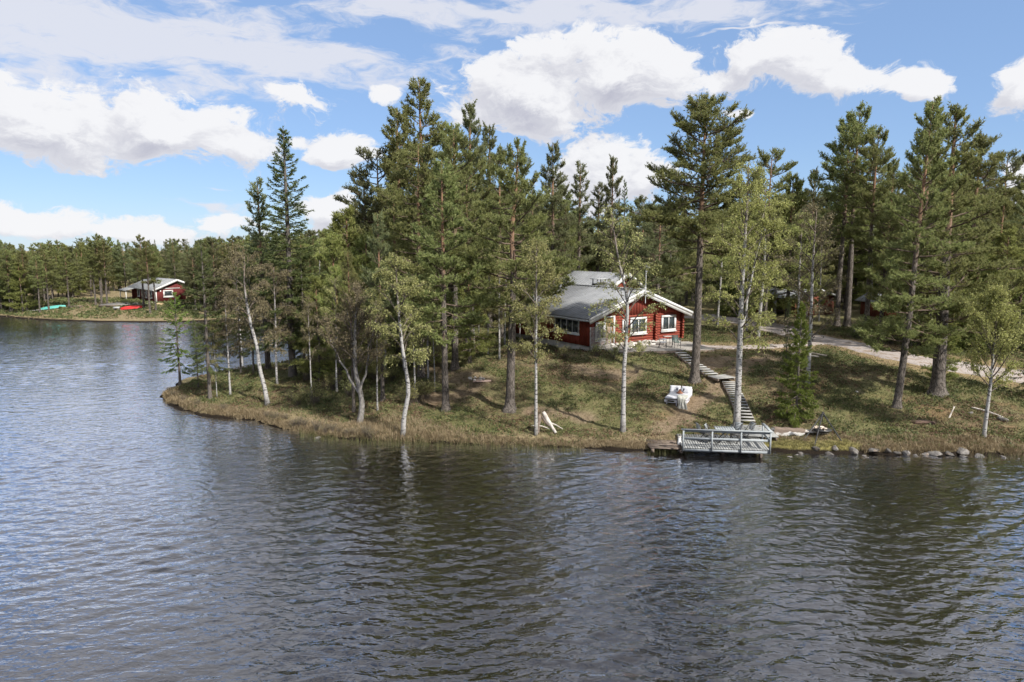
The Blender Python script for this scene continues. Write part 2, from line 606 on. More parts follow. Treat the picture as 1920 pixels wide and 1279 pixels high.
def bark_birch():
    m, t, b = newmat('birch_bark')
    at = nd(t, 'ShaderNodeAttribute'); at.attribute_name = 'tint'
    tcn = nd(t, 'ShaderNodeTexCoord')
    n1 = noise(t, vmth(t, 'MULTIPLY', tcn.outputs['Object'], (5, 5, 17)), 1.0, 4, .6)
    n2 = noise(t, vmth(t, 'MULTIPLY', tcn.outputs['Object'], (3.5, 3.5, 2.0)), 1.3, 4, .6)
    col = mixc(t, n2.outputs['Fac'], (.27, .26, .25), (.46, .45, .44))
    mark = sstep(t, n1.outputs['Fac'], .55, .61)
    scar = sstep(t, n2.outputs['Fac'], .56, .66)
    col = mixc(t, mth(t, 'MAXIMUM', mark, mth(t, 'MULTIPLY', scar, .8)), col, (.055, .050, .047))
    base = mth(t, 'SUBTRACT', 1.0, sstep(t, mth(t, 'ADD', at.outputs['Fac'], mth(t, 'MULTIPLY', mth(t, 'SUBTRACT', n2.outputs['Fac'], .5), .10)), .0, .07))
    col = mixc(t, mth(t, 'MULTIPLY', base, .75), col, (.10, .092, .085))
    topb = sstep(t, at.outputs['Fac'], .62, .92)
    col = mixc(t, topb, col, (.19, .15, .125))
    t.links.new(col, b.inputs['Base Color'])
    b.inputs['Roughness'].default_value = .75
    bp = nd(t, 'ShaderNodeBump'); bp.inputs['Strength'].default_value = .4; bp.inputs['Distance'].default_value = .015
    t.links.new(n1.outputs['Fac'], bp.inputs['Height']); t.links.new(bp.outputs[0], b.inputs['Normal'])
    return m


M['bark_pine'] = bark_pine()
M['bark_birch'] = bark_birch()
M['bark_spruce'] = pmat('spruce_bark', (.085, .075, .068), (.16, .14, .125), 8, .95, .6, (4, 4, 1))
M['bark_alder'] = pmat('grey_alder_bark', (.12, .11, .10), (.30, .285, .27), 5, .9, .5, (3, 3, 1))

# ================================================================== the setting
# ------------------------------------------------------------------ ground
def grid_axis(segs):
    out = []
    for a, b, st in segs:
        out.append(np.arange(a, b, st))
    return np.unique(np.concatenate(out + [np.array([segs[-1][1]])]))


EARTH = [([tuple(base_at(*p)[:2]) for p in [(1390, 690), (1330, 745), (1270, 790), (1240, 805)]], .55),
         ([tuple(base_at(*p)[:2]) for p in [(1000, 770), (1050, 776), (1100, 786)]], .5),
         ([tuple(base_at(*p)[:2]) for p in [(800, 752), (870, 735), (900, 712), (850, 700), (800, 690)]], .9),
         ([tuple(base_at(*p)[:2]) for p in [(1090, 690), (1130, 700), (1190, 700)]], .9),
         ([tuple(base_at(*p)[:2]) for p in [(1310, 690), (1370, 672), (1440, 668)]], .8)]
GRASSY = [([tuple(base_at(*p)[:2]) for p in [(1450, 836), (1520, 838), (1580, 836)]], .7)]


def land_d(x, y):
    return np.maximum(sdist(MAIN, x, y), sdist(FAR, x, y))


def masks(x, y):
    earth = np.zeros(np.shape(x))
    for pts, r in EARTH:
        earth = np.maximum(earth, smooth(r * 1.9, r * .5, pldist(pts, x, y) + (vnoise(x * 1.3, y * 1.3, 21) - .5) * r * 1.2))
    verge = smooth(3.6, 1.9, np.minimum(pldist(ROAD, x, y), pldist(YARD, x, y) + .5) + (vnoise(x * .9, y * .9, 22) - .5) * 1.4)
    d = sdist(MAIN, x, y)
    df = sdist(FAR, x, y)
    band = .9 + 2.2 * smooth(-2, -8, x) * smooth(-19, -13, x)
    straw = np.maximum(smooth(band + .8, band * .35, d + (vnoise(x * .7, y * .7, 23) - .5) * 1.6), smooth(4, .5, df) * .3)
    yel = np.zeros(np.shape(x))
    for pts, r in GRASSY:
        yel = np.maximum(yel, smooth(r * 2, r * .4, pldist(pts, x, y) + (vnoise(x * 2, y * 2, 24) - .5) * .6))
    lush = smooth(.42, .58, vnoise(x * .32 + 3, y * .32, 25) * .7 + vnoise(x * .9, y * .9, 26) * .3)
    return earth, verge, straw, yel, lush


def build_ground():
    xs = grid_axis([(-6000, -600, 700), (-600, -130, 40), (-130, -80, 4), (-80, -20, 1.0), (-20, 38, .34), (38, 70, 2), (70, 300, 20), (300, 6000, 900)])
    ys = grid_axis([(-600, 0, 100), (0, 28, 4), (28, 58, .34), (58, 112, 1.0), (112, 160, 3), (160, 500, 40), (500, 9000, 1000)])
    X, Y = np.meshgrid(xs, ys)
    Z = ground(X, Y)
    v = np.stack([X, Y, Z], -1).reshape(-1, 3)
    nx, ny = len(xs), len(ys)
    i, j = np.meshgrid(np.arange(ny - 1), np.arange(nx - 1), indexing='ij')
    a = (i * nx + j).ravel()
    q = np.stack([a, a + 1, a + nx + 1, a + nx], -1)
    mb = MB(); mb.add(v, q)
    me = mb.mesh('ground', True)
    e, ve, st, ye, lu = masks(X.ravel(), Y.ravel())
    for nm, arr in (('earth', e), ('verge', ve), ('straw', st), ('yellow', ye), ('lush', lu)):
        at = me.attributes.new(nm, 'FLOAT', 'POINT'); at.data.foreach_set('value', arr.astype(np.float32))
    m, t, b = newmat('heath_ground')
    tcn = nd(t, 'ShaderNodeTexCoord')
    o = tcn.outputs['Object']
    n1 = noise(t, o, .9, 6, .65); n2 = noise(t, o, 5.5, 5, .65); n3 = noise(t, o, 22, 4, .6)

    def A(nm):
        a_ = nd(t, 'ShaderNodeAttribute'); a_.attribute_name = nm
        return a_.outputs['Fac']
    moss = mixc(t, sstep(t, n2.outputs['Fac'], .35, .65), (.058, .062, .028), (.115, .115, .050))
    litter = mixc(t, sstep(t, n3.outputs['Fac'], .35, .65), (.120, .082, .052), (.230, .168, .102))
    col = mixc(t, sstep(t, mth(t, 'ADD', n1.outputs['Fac'], mth(t, 'MULTIPLY', mth(t, 'SUBTRACT', n2.outputs['Fac'], .5), .5)), .50, .66), moss, litter)
    n5 = noise(t, o, .33, 4, .6)
    rust = mixc(t, sstep(t, n3.outputs['Fac'], .35, .65), (.13, .075, .040), (.26, .155, .082))
    col = mixc(t, mth(t, 'MULTIPLY', sstep(t, n5.outputs['Fac'], .56, .66), .6), col, rust)
    green = mixc(t, sstep(t, n3.outputs['Fac'], .35, .65), (.065, .085, .028), (.135, .150, .052))
    col = mixc(t, mth(t, 'MULTIPLY', A('lush'), .7), col, green)
    earth = mixc(t, sstep(t, n2.outputs['Fac'], .3, .7), (.135, .095, .068), (.255, .190, .140))
    col = mixc(t, mth(t, 'MULTIPLY', A('earth'), .85), col, earth)
    dry = mixc(t, sstep(t, n3.outputs['Fac'], .35, .65), (.20, .140, .075), (.36, .265, .150))
    col = mixc(t, mth(t, 'MULTIPLY', A('verge'), .8), col, dry)
    strw = mixc(t, sstep(t, n2.outputs['Fac'], .35, .65), (.185, .145, .085), (.340, .270, .165))
    col = mixc(t, mth(t, 'MULTIPLY', A('straw'), .85), col, strw)
    yl = mixc(t, sstep(t, n2.outputs['Fac'], .35, .65), (.17, .15, .055), (.26, .23, .085))
    col = mixc(t, A('yellow'), col, yl)
    # peat where the bank drops into the lake
    gx = nd(t, 'ShaderNodeSeparateXYZ'); t.links.new(o, gx.inputs[0])
    wet = mth(t, 'SUBTRACT', 1.0, sstep(t, mth(t, 'ADD', gx.outputs['Z'], mth(t, 'MULTIPLY', n2.outputs['Fac'], -.16)), .02, .13))
    col = mixc(t, wet, col, (.020, .015, .011))
    t.links.new(col, b.inputs['Base Color'])
    b.inputs['Roughness'].default_value = .95
    b.inputs['Specular IOR Level'].default_value = .1
    bp = nd(t, 'ShaderNodeBump'); bp.inputs['Strength'].default_value = .9; bp.inputs['Distance'].default_value = .10
    t.links.new(mth(t, 'ADD', n2.outputs['Fac'], mth(t, 'MULTIPLY', n3.outputs['Fac'], .4)), bp.inputs['Height'])
    t.links.new(bp.outputs[0], b.inputs['Normal'])
    tag(obj('ground', me, m), 'mossy heath ground sloping from the wood down to the lake', kind='structure')


build_ground()


# ------------------------------------------------------------------ gravel road and yard
def strip(name, pts, widths, dz, mat, label):
    pts = np.array(pts)
    seg = np.r_[0, np.cumsum(np.linalg.norm(np.diff(pts, axis=0), axis=1))]
    s = np.arange(0, seg[-1], .5)
    x = np.interp(s, seg, pts[:, 0]); y = np.interp(s, seg, pts[:, 1]); w = np.interp(s, seg, widths)
    k = np.ones(9) / 9
    pad = lambda a: np.convolve(np.r_[[a[0]] * 4, a, [a[-1]] * 4], k, 'valid')
    x, y = pad(x), pad(y)
    tx, ty = np.gradient(x), np.gradient(y)
    L = np.hypot(tx, ty); tx, ty = tx / L, ty / L
    nc = 13
    u = np.linspace(-1, 1, nc)
    edge = 1 + (vnoise(s * .9, s * 0, 31) - .5)[:, None] * .35 * np.abs(u)[None]
    X = x[:, None] - ty[:, None] * u[None] * (w / 2)[:, None] * edge
    Y = y[:, None] + tx[:, None] * u[None] * (w / 2)[:, None] * edge
    Z = ground(X, Y) + dz + .03 * (1 - np.abs(u)[None] ** 4) - .10 * (np.abs(u)[None] > .99)
    v = np.stack([X, Y, Z], -1).reshape(-1, 3)
    n = len(s)
    i, j = np.meshgrid(np.arange(n - 1), np.arange(nc - 1), indexing='ij')
    a = (i * nc + j).ravel()
    mb = MB(); mb.add(v, np.stack([a, a + 1, a + nc + 1, a + nc], -1))
    return tag(obj(name, mb, mat, smoothf=True), label, kind='structure')


M['gravel'] = pmat('road_gravel', (.27, .235, .215), (.42, .375, .35), 9, .95, .6, spec=.1, c3=(.24, .185, .14), bscale=40, bdist=.02)
strip('road', ROAD, np.interp(np.linspace(0, 1, len(ROAD)), [0, .35, .55, .8, 1], [2.9, 3.0, 3.4, 5.0, 6.0]), .035, M['gravel'], 'pale gravel drive curving past the red cabin')
strip('path', YARD, [2.0, 1.6, 1.7, 2.2, 2.4], .028, M['gravel'], 'sandy footpath from the drive to the cabin terrace')


# ------------------------------------------------------------------ lake
def build_lake():
    rng = np.random.default_rng(5)
    xs = grid_axis([(-400, -100, 30), (-100, -32, .36), (-32, 36, .115), (36, 60, .5), (60, 400, 34)])
    ys = grid_axis([(-400, 0, 40), (0, 10, 1), (10, 26, .075), (26, 37, .11), (37, 60, .24), (60, 125, .5)])
    X, Y = np.meshgrid(xs, ys)
    Z = np.zeros_like(X)
    gust = .35 + 1.1 * vnoise(X * .09, Y * .13, 41)
    for k in range(64):
        lam = .32 * (3.6 ** rng.random() ** 1.4)
        ang = rng.normal(-.10, .42)
        kv = 2 * math.pi / lam
        amp = .0205 * lam / (2 * math.pi) * rng.uniform(.5, 1.4)
        ph = kv * (X * math.sin(ang) + Y * math.cos(ang)) + rng.random() * 6.28
        ph = ph + 3.6 * (vnoise(X * .30 / lam + k, Y * .30 / lam, 50 + k) - .5)
        Z += amp * (np.sin(ph) + .25 * np.cos(2 * ph))
    fade = smooth(-100, -90, X) * smooth(60, 50, X) * smooth(3, 9, Y) * smooth(124, 110, Y)
    dl = np.full(X.shape, -50.0)
    sub = (X > -110) & (X < 70) & (Y > 20)
    dl[sub] = land_d(X[sub], Y[sub])
    calm = .30 + .70 * smooth(-.2, -5, dl)
    Z = Z * gust * fade * calm
    v = np.stack([X, Y, Z], -1).reshape(-1, 3)
    nx, ny = len(xs), len(ys)
    i, j = np.meshgrid(np.arange(ny - 1), np.arange(nx - 1), indexing='ij')
    a = (i * nx + j).ravel()
    keep = (dl[:-1, :-1] < 2.0).ravel()
    q = np.stack([a, a + 1, a + nx + 1, a + nx], -1)[keep]
    usedv = np.unique(q)
    remap = np.zeros(len(v), np.int64); remap[usedv] = np.arange(len(usedv))
    mb = MB(); mb.add(v[usedv], remap[q])
    m, t, b = newmat('lake_water')
    tcn = nd(t, 'ShaderNodeTexCoord')
    o = tcn.outputs['Object']
    b.inputs['Base Color'].default_value = (.010, .0075, .005, 1)
    b.inputs['Roughness'].default_value = .035
    b.inputs['IOR'].default_value = 1.33
    rot = nd(t, 'ShaderNodeMapping'); rot.inputs['Rotation'].default_value = (0, 0, R(-7)); rot.inputs['Scale'].default_value = (.5, 1, 1)
    t.links.new(o, rot.inputs['Vector'])
    n1 = noise(t, rot.outputs[0], 5.6, 2, .5, .5)
    n2 = noise(t, rot.outputs[0], 1.6, 2, .5, .4)
    g = noise(t, o, .10, 2, .5)
    hgt = mth(t, 'ADD', n1.outputs['Fac'], mth(t, 'MULTIPLY', n2.outputs['Fac'], 1.2))
    hgt = mth(t, 'MULTIPLY', hgt, mth(t, 'ADD', .2, mth(t, 'MULTIPLY', g.outputs['Fac'], 1.6)))
    bp = nd(t, 'ShaderNodeBump'); bp.inputs['Strength'].default_value = 1.0; bp.inputs['Distance'].default_value = .034
    t.links.new(hgt, bp.inputs['Height']); t.links.new(bp.outputs[0], b.inputs['Normal'])
    gl = nd(t, 'ShaderNodeBsdfGlossy'); gl.inputs['Color'].default_value = (.88, .92, 1.0, 1); gl.inputs['Roughness'].default_value = .04
    t.links.new(bp.outputs[0], gl.inputs['Normal'])
    fn = nd(t, 'ShaderNodeFresnel'); fn.inputs['IOR'].default_value = 1.33
    t.links.new(bp.outputs[0], fn.inputs['Normal'])
    b.inputs['Specular IOR Level'].default_value = 0
    mx = nd(t, 'ShaderNodeMixShader')
    t.links.new(mth(t, 'MINIMUM', mth(t, 'MULTIPLY', fn.outputs[0], 4.6), .9), mx.inputs[0])
    t.links.new(b.outputs[0], mx.inputs[1]); t.links.new(gl.outputs[0], mx.inputs[2])
    t.links.new(mx.outputs[0], t.nodes['Material Output'].inputs['Surface'])
    tag(obj('lake', mb, m, smoothf=True), 'dark rippled lake water', kind='structure')


build_lake()


# ================================================================== trees
def unit(v):
    return v / (np.linalg.norm(v, axis=-1, keepdims=True) + 1e-12)


def needles(mb, rng, Pn, Dn, k, L, w, spread):
    """k thin blades round every tuft"""
    n = len(Pn)
    if n == 0:
        return
    Pn = np.repeat(Pn, k, 0); Dn = np.repeat(Dn, k, 0)
    tuft_t = np.repeat(rng.random(n) * .5, k)
    rnd = rng.normal(size=Pn.shape)
    d = unit(unit(Dn) + rnd * spread)
    side = unit(np.cross(d, rng.normal(size=d.shape)))
    ln = L * rng.uniform(.6, 1.15, (len(d), 1))
    ww = w * rng.uniform(.7, 1.2, (len(d), 1))
    base = Pn - d * ln * .15
    v = np.stack([base - side * ww * .5, base + side * ww * .5, Pn + d * ln], 1).reshape(-1, 3)
    t = np.arange(len(v)).reshape(-1, 3)
    tint = np.clip(tuft_t + rng.random(len(d)) * .5, 0, 1)
    mb.add(v, t=t, tint=np.repeat(tint, 3))


def leaves(mb, rng, Pn, size):
    n = len(Pn)
    d = unit(rng.normal(size=(n, 3)) + np.array([0, 0, -.5]))
    s = unit(np.cross(d, rng.normal(size=(n, 3))))
    ln = size * rng.uniform(.6, 1.25, (n, 1))
    v = np.stack([Pn, Pn + d * ln * .5 + s * ln * .36, Pn + d * ln, Pn + d * ln * .5 - s * ln * .36], 1).reshape(-1, 3)
    mb.add(v, np.arange(4 * n).reshape(-1, 4), tint=np.repeat(rng.random(n), 4))


def rot_z(v, a):
    c, s = np.cos(a), np.sin(a)
    return np.stack([v[..., 0] * c - v[..., 1] * s, v[..., 0] * s + v[..., 1] * c, v[..., 2]], -1)


def twigs3(mb, A, B, r):
    """thin three sided twigs from A to B"""
    n = len(A)
    if n == 0:
        return
    d = unit(B - A)
    x = unit(np.cross(d, np.array([.37, .21, .9]))); y = np.cross(d, x)
    ring = [x, -.5 * x + .87 * y, -.5 * x - .87 * y]
    r = np.broadcast_to(np.asarray(r, float), (n,))[:, None]
    v = np.stack([A + ring[0] * r, A + ring[1] * r, A + ring[2] * r, B], 1).reshape(-1, 3)
    o = np.arange(n)[:, None] * 4
    t = np.concatenate([o + np.array([0, 1, 3]), o + np.array([1, 2, 3]), o + np.array([2, 0, 3])])
    mb.add(v, t=t)


def trunk_path(rng, H, wob, n=18, bend=None):
    z = np.linspace(0, 1, n)
    if bend is not None:
        bx = np.interp(z, [b_[0] for b_ in bend], [b_[1] for b_ in bend])
        by = np.interp(z, [b_[0] for b_ in bend], [b_[2] for b_ in bend])
        k = np.array([.25, .5, .25])
        for a_ in (bx, by):
            a_[1:-1] = np.convolve(a_, k, 'valid')
        x, y = bx, by
    else:
        x = wob * H * (np.sin(z * 3.1 + rng.random() * 6) * .6 + np.sin(z * 7.3 + rng.random() * 6) * .25)
        y = wob * H * (np.sin(z * 3.4 + rng.random() * 6) * .6 + np.sin(z * 8.1 + rng.random() * 6) * .25)
        x, y = x - x[0], y - y[0]
    return np.stack([x, y, z * H], 1)


def at_h(path, h):
    z = path[:, 2]
    return np.stack([np.interp(h, z, path[:, 0]), np.interp(h, z, path[:, 1]), np.asarray(h, float) * np.ones_like(np.asarray(h, float))], -1)


def trunk_mesh(rng, path, r0, H, flare=.7, sides=12):
    z = path[:, 2] / H
    zz = np.r_[-.4, 0, .12, .3, .6, 1.0] / H
    z2 = np.unique(np.r_[zz, z[z > 1.2 / H]])
    pts = at_h(path, np.clip(z2, 0, 1) * H); pts[:, 2] = z2 * H
    rad = r0 * (1 - np.clip(z2, 0, 1)) ** .75 * (1 + flare * np.exp(-np.clip(z2 * H, 0, 9) / .28)) + .012
    mb = MB()
    mb.tube(pts, rad, sides, tint=np.clip(z2, 0, 1))
    v = mb.v[0].reshape(len(pts), sides, 3)
    ang = np.linspace(0, 2 * math.pi, sides, endpoint=False)
    lob = 1 + .16 * np.exp(-np.clip(z2 * H, 0, 9) / .35)[:, None] * np.sin(ang * 4 + rng.random() * 6)[None] + rng.normal(0, .03, (len(pts), sides))
    mb.v[0] = (pts[:, None] + (v - pts[:, None]) * lob[..., None]).reshape(-1, 3)
    return mb


def pine(seed, H, cb=.4, Rc=2.3, shape='dome', nb=46, dens=1.0, wob=.008, r0=None, bend=None, mat='needle_pine', extra=(), nk=5, fork=None, dead=8):
    rng = np.random.default_rng(seed)
    path = trunk_path(rng, H, wob, bend=bend)
    r0 = r0 or H * .0145
    tm = trunk_mesh(rng, path, r0, H)
    lm, cm = MB(), MB()
    TP, TD = [], []

    def branch(p0, azm, el0, L, upturn=.4, rb=None, fol=1.0):
        n = 7
        u = np.linspace(0, 1, n)
        a = azm + np.cumsum(rng.normal(0, .10, n))
        e = el0 + upturn * u + np.cumsum(rng.normal(0, .07, n))
        st = np.stack([np.cos(a) * np.cos(e), np.sin(a) * np.cos(e), np.sin(e)], -1) * L / (n - 1)
        pts = np.concatenate([[p0], p0 + np.cumsum(st[:-1], 0)])
        rb = rb or (.012 + .0125 * L)
        lm.tube(pts, rb * (1 - u) ** .8 + .004, 5, cap=False)
        nt = int((5 + L * 8.5) * dens * fol)
        if nt <= 0:
            return pts
        uu = .20 + .80 * rng.random(nt) ** .8
        bp = np.stack([np.interp(uu, u, pts[:, i]) for i in range(3)], -1)
        bd = unit(np.stack([np.interp(uu, u, st[:, i]) for i in range(3)], -1))
        sgn = rng.choice([-1, 1], nt)
        td = rot_z(bd, sgn * rng.uniform(.3, 1.35, nt))
        td[:, 2] += rng.uniform(-.2, .65, nt)
        td = unit(td)
        tl = (.34 + .30 * L * (1.08 - uu)) * rng.uniform(.6, 1.25, nt)
        te_ = bp + td * tl[:, None]
        twigs3(lm, bp, te_, .007 + .004 * L)
        # side shoots on every twig
        sub0 = bp + td * (tl * rng.uniform(.3, .8, nt))[:, None]
        sd_ = rot_z(td, rng.choice([-1, 1], nt) * rng.uniform(.5, 1.2, nt)); sd_[:, 2] += rng.uniform(-.2, .6, nt)
        sd_ = unit(sd_); sl_ = tl * rng.uniform(.35, .7, nt)
        twigs3(lm, sub0, sub0 + sd_ * sl_[:, None], .006)
        for (o_, d_, l_, f0) in ((bp, td, tl, .35), (sub0, sd_, sl_, .3)):
            kk = np.maximum(2, (l_ / .12).astype(int))
            for c_ in np.unique(kk):
                m_ = kk == c_
                f = np.linspace(f0, 1.0, c_)
                pp = o_[m_][:, None] + d_[m_][:, None] * (l_[m_][:, None] * f)[..., None]
                TP.append((pp + rng.normal(0, .025, pp.shape)).reshape(-1, 3))
                TD.append(np.repeat(d_[m_] + np.array([[0, 0, .25]]), c_, 0))
        f = np.linspace(.7, 1, 5)
        TP.append(np.stack([np.interp(f, u, pts[:, i]) for i in range(3)], -1)); TD.append(np.repeat(unit(st[-1])[None], 5, 0))
        return pts

    for i in range(nb):
        s = (i + rng.random() * .8) / nb
        h = H * (cb + (.975 - cb) * s)
        if shape == 'dome':
            pr = (1 - s ** 4.0) ** .62 * (.62 + .38 * min(1, s / .25))
        elif shape == 'cone':
            pr = (1 - s) ** .72 * (.72 + .28 * min(1, s / .15)) + .06
        elif shape == 'high':
            pr = (1 - s ** 2.0) ** .7 * (.45 + .55 * min(1, s / .4))
        else:
            pr = (1 - s ** 1.5) ** .8 * (.8 + .2 * min(1, s / .2))
        L = 1.28 * Rc * pr * rng.uniform(.6, 1.15) + .15
        el0 = -.16 + (.55 if shape == 'dome' else .85) * s ** 1.3 + rng.normal(0, .14)
        branch(at_h(path, h), i * 2.399 + rng.normal(0, .45), el0, L, .38)
    for (hf, azm, el0, L, fol) in extra:
        pts = branch(at_h(path, hf * H), azm, el0, L, .25, rb=.05 + .008 * L, fol=fol)
        for k in range(2, 7):
            branch(pts[k], azm + rng.normal(0, .8), el0 + .25 + rng.normal(0, .2), L * .42, .3)
    # dead stubs below the crown
    for i in range(dead):
        h = H * rng.uniform(max(.12, cb - .28), cb + .05)
        branch(at_h(path, h), rng.random() * 6.28, rng.uniform(-.4, .25), rng.uniform(.3, 1.0) * Rc * .5, -.2, rb=.016, fol=0)
    hh = np.linspace(.94, 1.0, 9) * H
    TP.append(at_h(path, hh)); TD.append(np.repeat(np.array([[0, 0, 1.]]), 9, 0))
    TP, TD = np.concatenate(TP), np.concatenate(TD)
    needles(cm, rng, TP, TD, nk, .19, .056, .65)
    return dict(H=H, trunk=tm.mesh('pine_trunk', True), branches=lm.mesh('pine_branches', True), crown=cm.mesh('pine_crown'),
                mats=('bark_pine', 'limb_pine', mat))


def spruce(seed, H, Rc=1.6, cb=.08, nb=None, dens=1.0, mat='needle_spruce', gap=0.0, power=.85, nk=6):
    rng = np.random.default_rng(seed)
    path = trunk_path(rng, H, .003)
    tm = trunk_mesh(rng, path, H * .0115, H, .4, 10)
    lm, cm = MB(), MB()
    TP, TD = [], []
    nb = nb or int(H * 8)
    for i in range(nb):
        s = (i + rng.random()) / nb
        if rng.random() < gap:
            continue
        h = H * (cb + (.985 - cb) * s)
        L = Rc * ((1 - s) ** power * min(1, (s + .25) / .35)) * rng.uniform(.6, 1.15) + .10
        azm = i * 2.399 + rng.normal(0, .4)
        n = 6
        u = np.linspace(0, 1, n)
        e = -.42 + 1.05 * s - .25 * np.sin(u * 3.1) * (1 - s) + .45 * u + rng.normal(0, .10)
        a = azm + np.cumsum(rng.normal(0, .05, n))
        st = np.stack([np.cos(a) * np.cos(e), np.sin(a) * np.cos(e), np.sin(e)], -1) * L / (n - 1)
        p0 = at_h(path, h)
        pts = np.concatenate([[p0], p0 + np.cumsum(st[:-1], 0)])
        lm.tube(pts, (.008 + .009 * L) * (1 - u) + .003, 4, cap=False)
        nt = int((3 + L * 15) * dens)
        uu = .15 + .85 * rng.random(nt) ** .8
        bp = np.stack([np.interp(uu, u, pts[:, k]) for k in range(3)], -1)
        bd = unit(np.stack([np.interp(uu, u, st[:, k]) for k in range(3)], -1))
        td = rot_z(bd, rng.choice([-1, 1], nt) * rng.uniform(.4, 1.1, nt))
        td[:, 2] += rng.uniform(-.75, .05, nt)
        td = unit(td)
        tl = (.10 + .26 * L * (1.1 - uu)) * rng.uniform(.6, 1.2, nt)
        twigs3(lm, bp, bp + td * tl[:, None], .006)
        for j in range(nt):
            kk = max(2, int(tl[j] / .075))
            f = np.linspace(.2, 1.0, kk)
            TP.append(bp[j] + td[j] * (tl[j] * f)[:, None]); TD.append(np.repeat(td[j][None], kk, 0))
        f = np.linspace(.25, 1, 6)
        TP.append(np.stack([np.interp(f, u, pts[:, k]) for k in range(3)], -1)); TD.append(np.repeat(unit(st[-1])[None], 6, 0))
    hh = np.linspace(.95, 1.0, 8) * H
    TP.append(at_h(path, hh)); TD.append(np.repeat(np.array([[0, 0, 1.]]), 8, 0))
    needles(cm, rng, np.concatenate(TP), np.concatenate(TD), nk, .115, .042, .5)
    return dict(H=H, trunk=tm.mesh('spruce_trunk', True), branches=lm.mesh('spruce_branches', True), crown=cm.mesh('spruce_crown'),
                mats=('bark_spruce', 'twig', mat))


def birch(seed, H, cb=.35, Rc=1.8, n1=20, wob=.012, r0=None, bend=None, mat='leaf_birch', bark='bark_birch', leafd=1.0, droop=1.0, stems=(), n2=8, n3=7, lsize=.078, spread=.75):
    rng = np.random.default_rng(seed)
    path = trunk_path(rng, H, wob, bend=bend)
    r0 = r0 or H * .0098
    tm = trunk_mesh(rng, path, r0, H, .35, 9)
    lm, cm = MB(), MB()
    LP = []

    def curve(p0, azm, e0, e1, L, n=6, wig=.10):
        u = np.linspace(0, 1, n)
        a = azm + np.cumsum(rng.normal(0, wig, n))
        e = e0 + (e1 - e0) * u ** 1.3 + np.cumsum(rng.normal(0, wig * .6, n))
        st = np.stack([np.cos(a) * np.cos(e), np.sin(a) * np.cos(e), np.sin(e)], -1) * L / (n - 1)
        return np.concatenate([[p0], p0 + np.cumsum(st[:-1], 0)]), st

    def limb(p0, azm, e0, L, rb):
        u = np.linspace(0, 1, 6)
        pts, st = curve(p0, azm, e0, e0 - .75 * droop, L)
        lm.tube(pts, rb * (1 - u) ** .8 + .005, 5, cap=False)
        m2 = max(2, int(n2 * min(1, .4 + L / 2.2)))
        for k in range(m2):
            f = .25 + .75 * (k + rng.random()) / m2
            q0 = np.array([np.interp(f, u, pts[:, i]) for i in range(3)])
            d0 = unit(np.array([np.interp(f, u, st[:, i]) for i in range(3)]))
            aa = math.atan2(d0[1], d0[0]) + rng.choice([-1, 1]) * rng.uniform(.3, 1.2)
            ee = math.asin(max(-1, min(1, d0[2]))) + rng.uniform(-.1, .5)
            L2 = (.35 + .34 * L * (1.15 - f)) * rng.uniform(.7, 1.2)
            p2, s2 = curve(q0, aa, ee, ee - 1.0 * droop, L2, 5)
            u2 = np.linspace(0, 1, 5)
            lm.tube(p2, (.004 + .006 * L2) * (1 - u2) + .003, 3, cap=False)
            ff = .2 + .8 * rng.random(n3)
            b0 = np.stack([np.interp(ff, u2, p2[:, i]) for i in range(3)], -1)
            dd = unit(np.stack([np.interp(ff, u2, s2[:, i]) for i in range(3)], -1) + rng.normal(0, .10, (n3, 3)) * L2)
            dd = unit(dd + rng.normal(0, .5, (n3, 3)) + np.array([0, 0, .1 - .25 * droop]))
            l3 = rng.uniform(.22, .55, n3)
            mid = b0 + dd * (l3 * .5)[:, None]
            end = mid + unit(dd + np.array([0, 0, -.9 * droop])) * (l3 * .5)[:, None]
            twigs3(lm, b0, mid, .0055); twigs3(lm, mid, end, .0045)
            nl = int(10 * leafd)
            if nl:
                for j in range(n3):
                    g = rng.random(nl)
                    LP.append(np.where((g < .5)[:, None], b0[j] + (mid[j] - b0[j]) * (g * 2)[:, None], mid[j] + (end[j] - mid[j]) * (g * 2 - 1)[:, None]) + rng.normal(0, .025, (nl, 3)))

    def dress(pth, Hs, cbs, nn, Rs, h0=0.0):
        for i in range(nn):
            s = (i + rng.random() * .9) / nn
            h = h0 + (Hs - h0) * (cbs + (.98 - cbs) * s)
            pr = (1 - s ** 1.8) ** .7 * (.55 + .45 * min(1, s / .3))
            L = Rs * pr * rng.uniform(.6, 1.15) + .3
            limb(at_h(pth, h), i * 2.399 + rng.normal(0, .5), spread + .35 * s + rng.normal(0, .15), L, .010 + .011 * L)

    dress(path, H, cb, n1, Rc)
    for (h0, dx, dy, hs, rs, nn, Rs) in stems:
        p0 = at_h(path, h0)
        n = 9
        u = np.linspace(0, 1, n)
        p = np.stack([p0[0] + dx * u ** .8, p0[1] + dy * u ** .8, h0 + (hs - h0) * u], -1) + np.r_[[[0, 0, 0]], rng.normal(0, .05, (n - 1, 3)) * [1, 1, 0]]
        tm.tube(p, rs * (1 - u) ** .8 + .01, 7, tint=(h0 + (hs - h0) * u) / H)
        dress(p, hs, .35, nn, Rs, h0)
    out = dict(H=H, trunk=tm.mesh('birch_trunk', True), branches=lm.mesh('birch_branches', True), mats=(bark, 'twig', mat))
    if LP:
        leaves(cm, rng, np.concatenate(LP), lsize)
        out['crown'] = cm.mesh('birch_crown')
    return out


def set_mats(g):
    for k, mk in zip(('trunk', 'branches', 'crown'), g['mats']):
        if k in g:
            g[k].materials.append(M[mk])
    return g


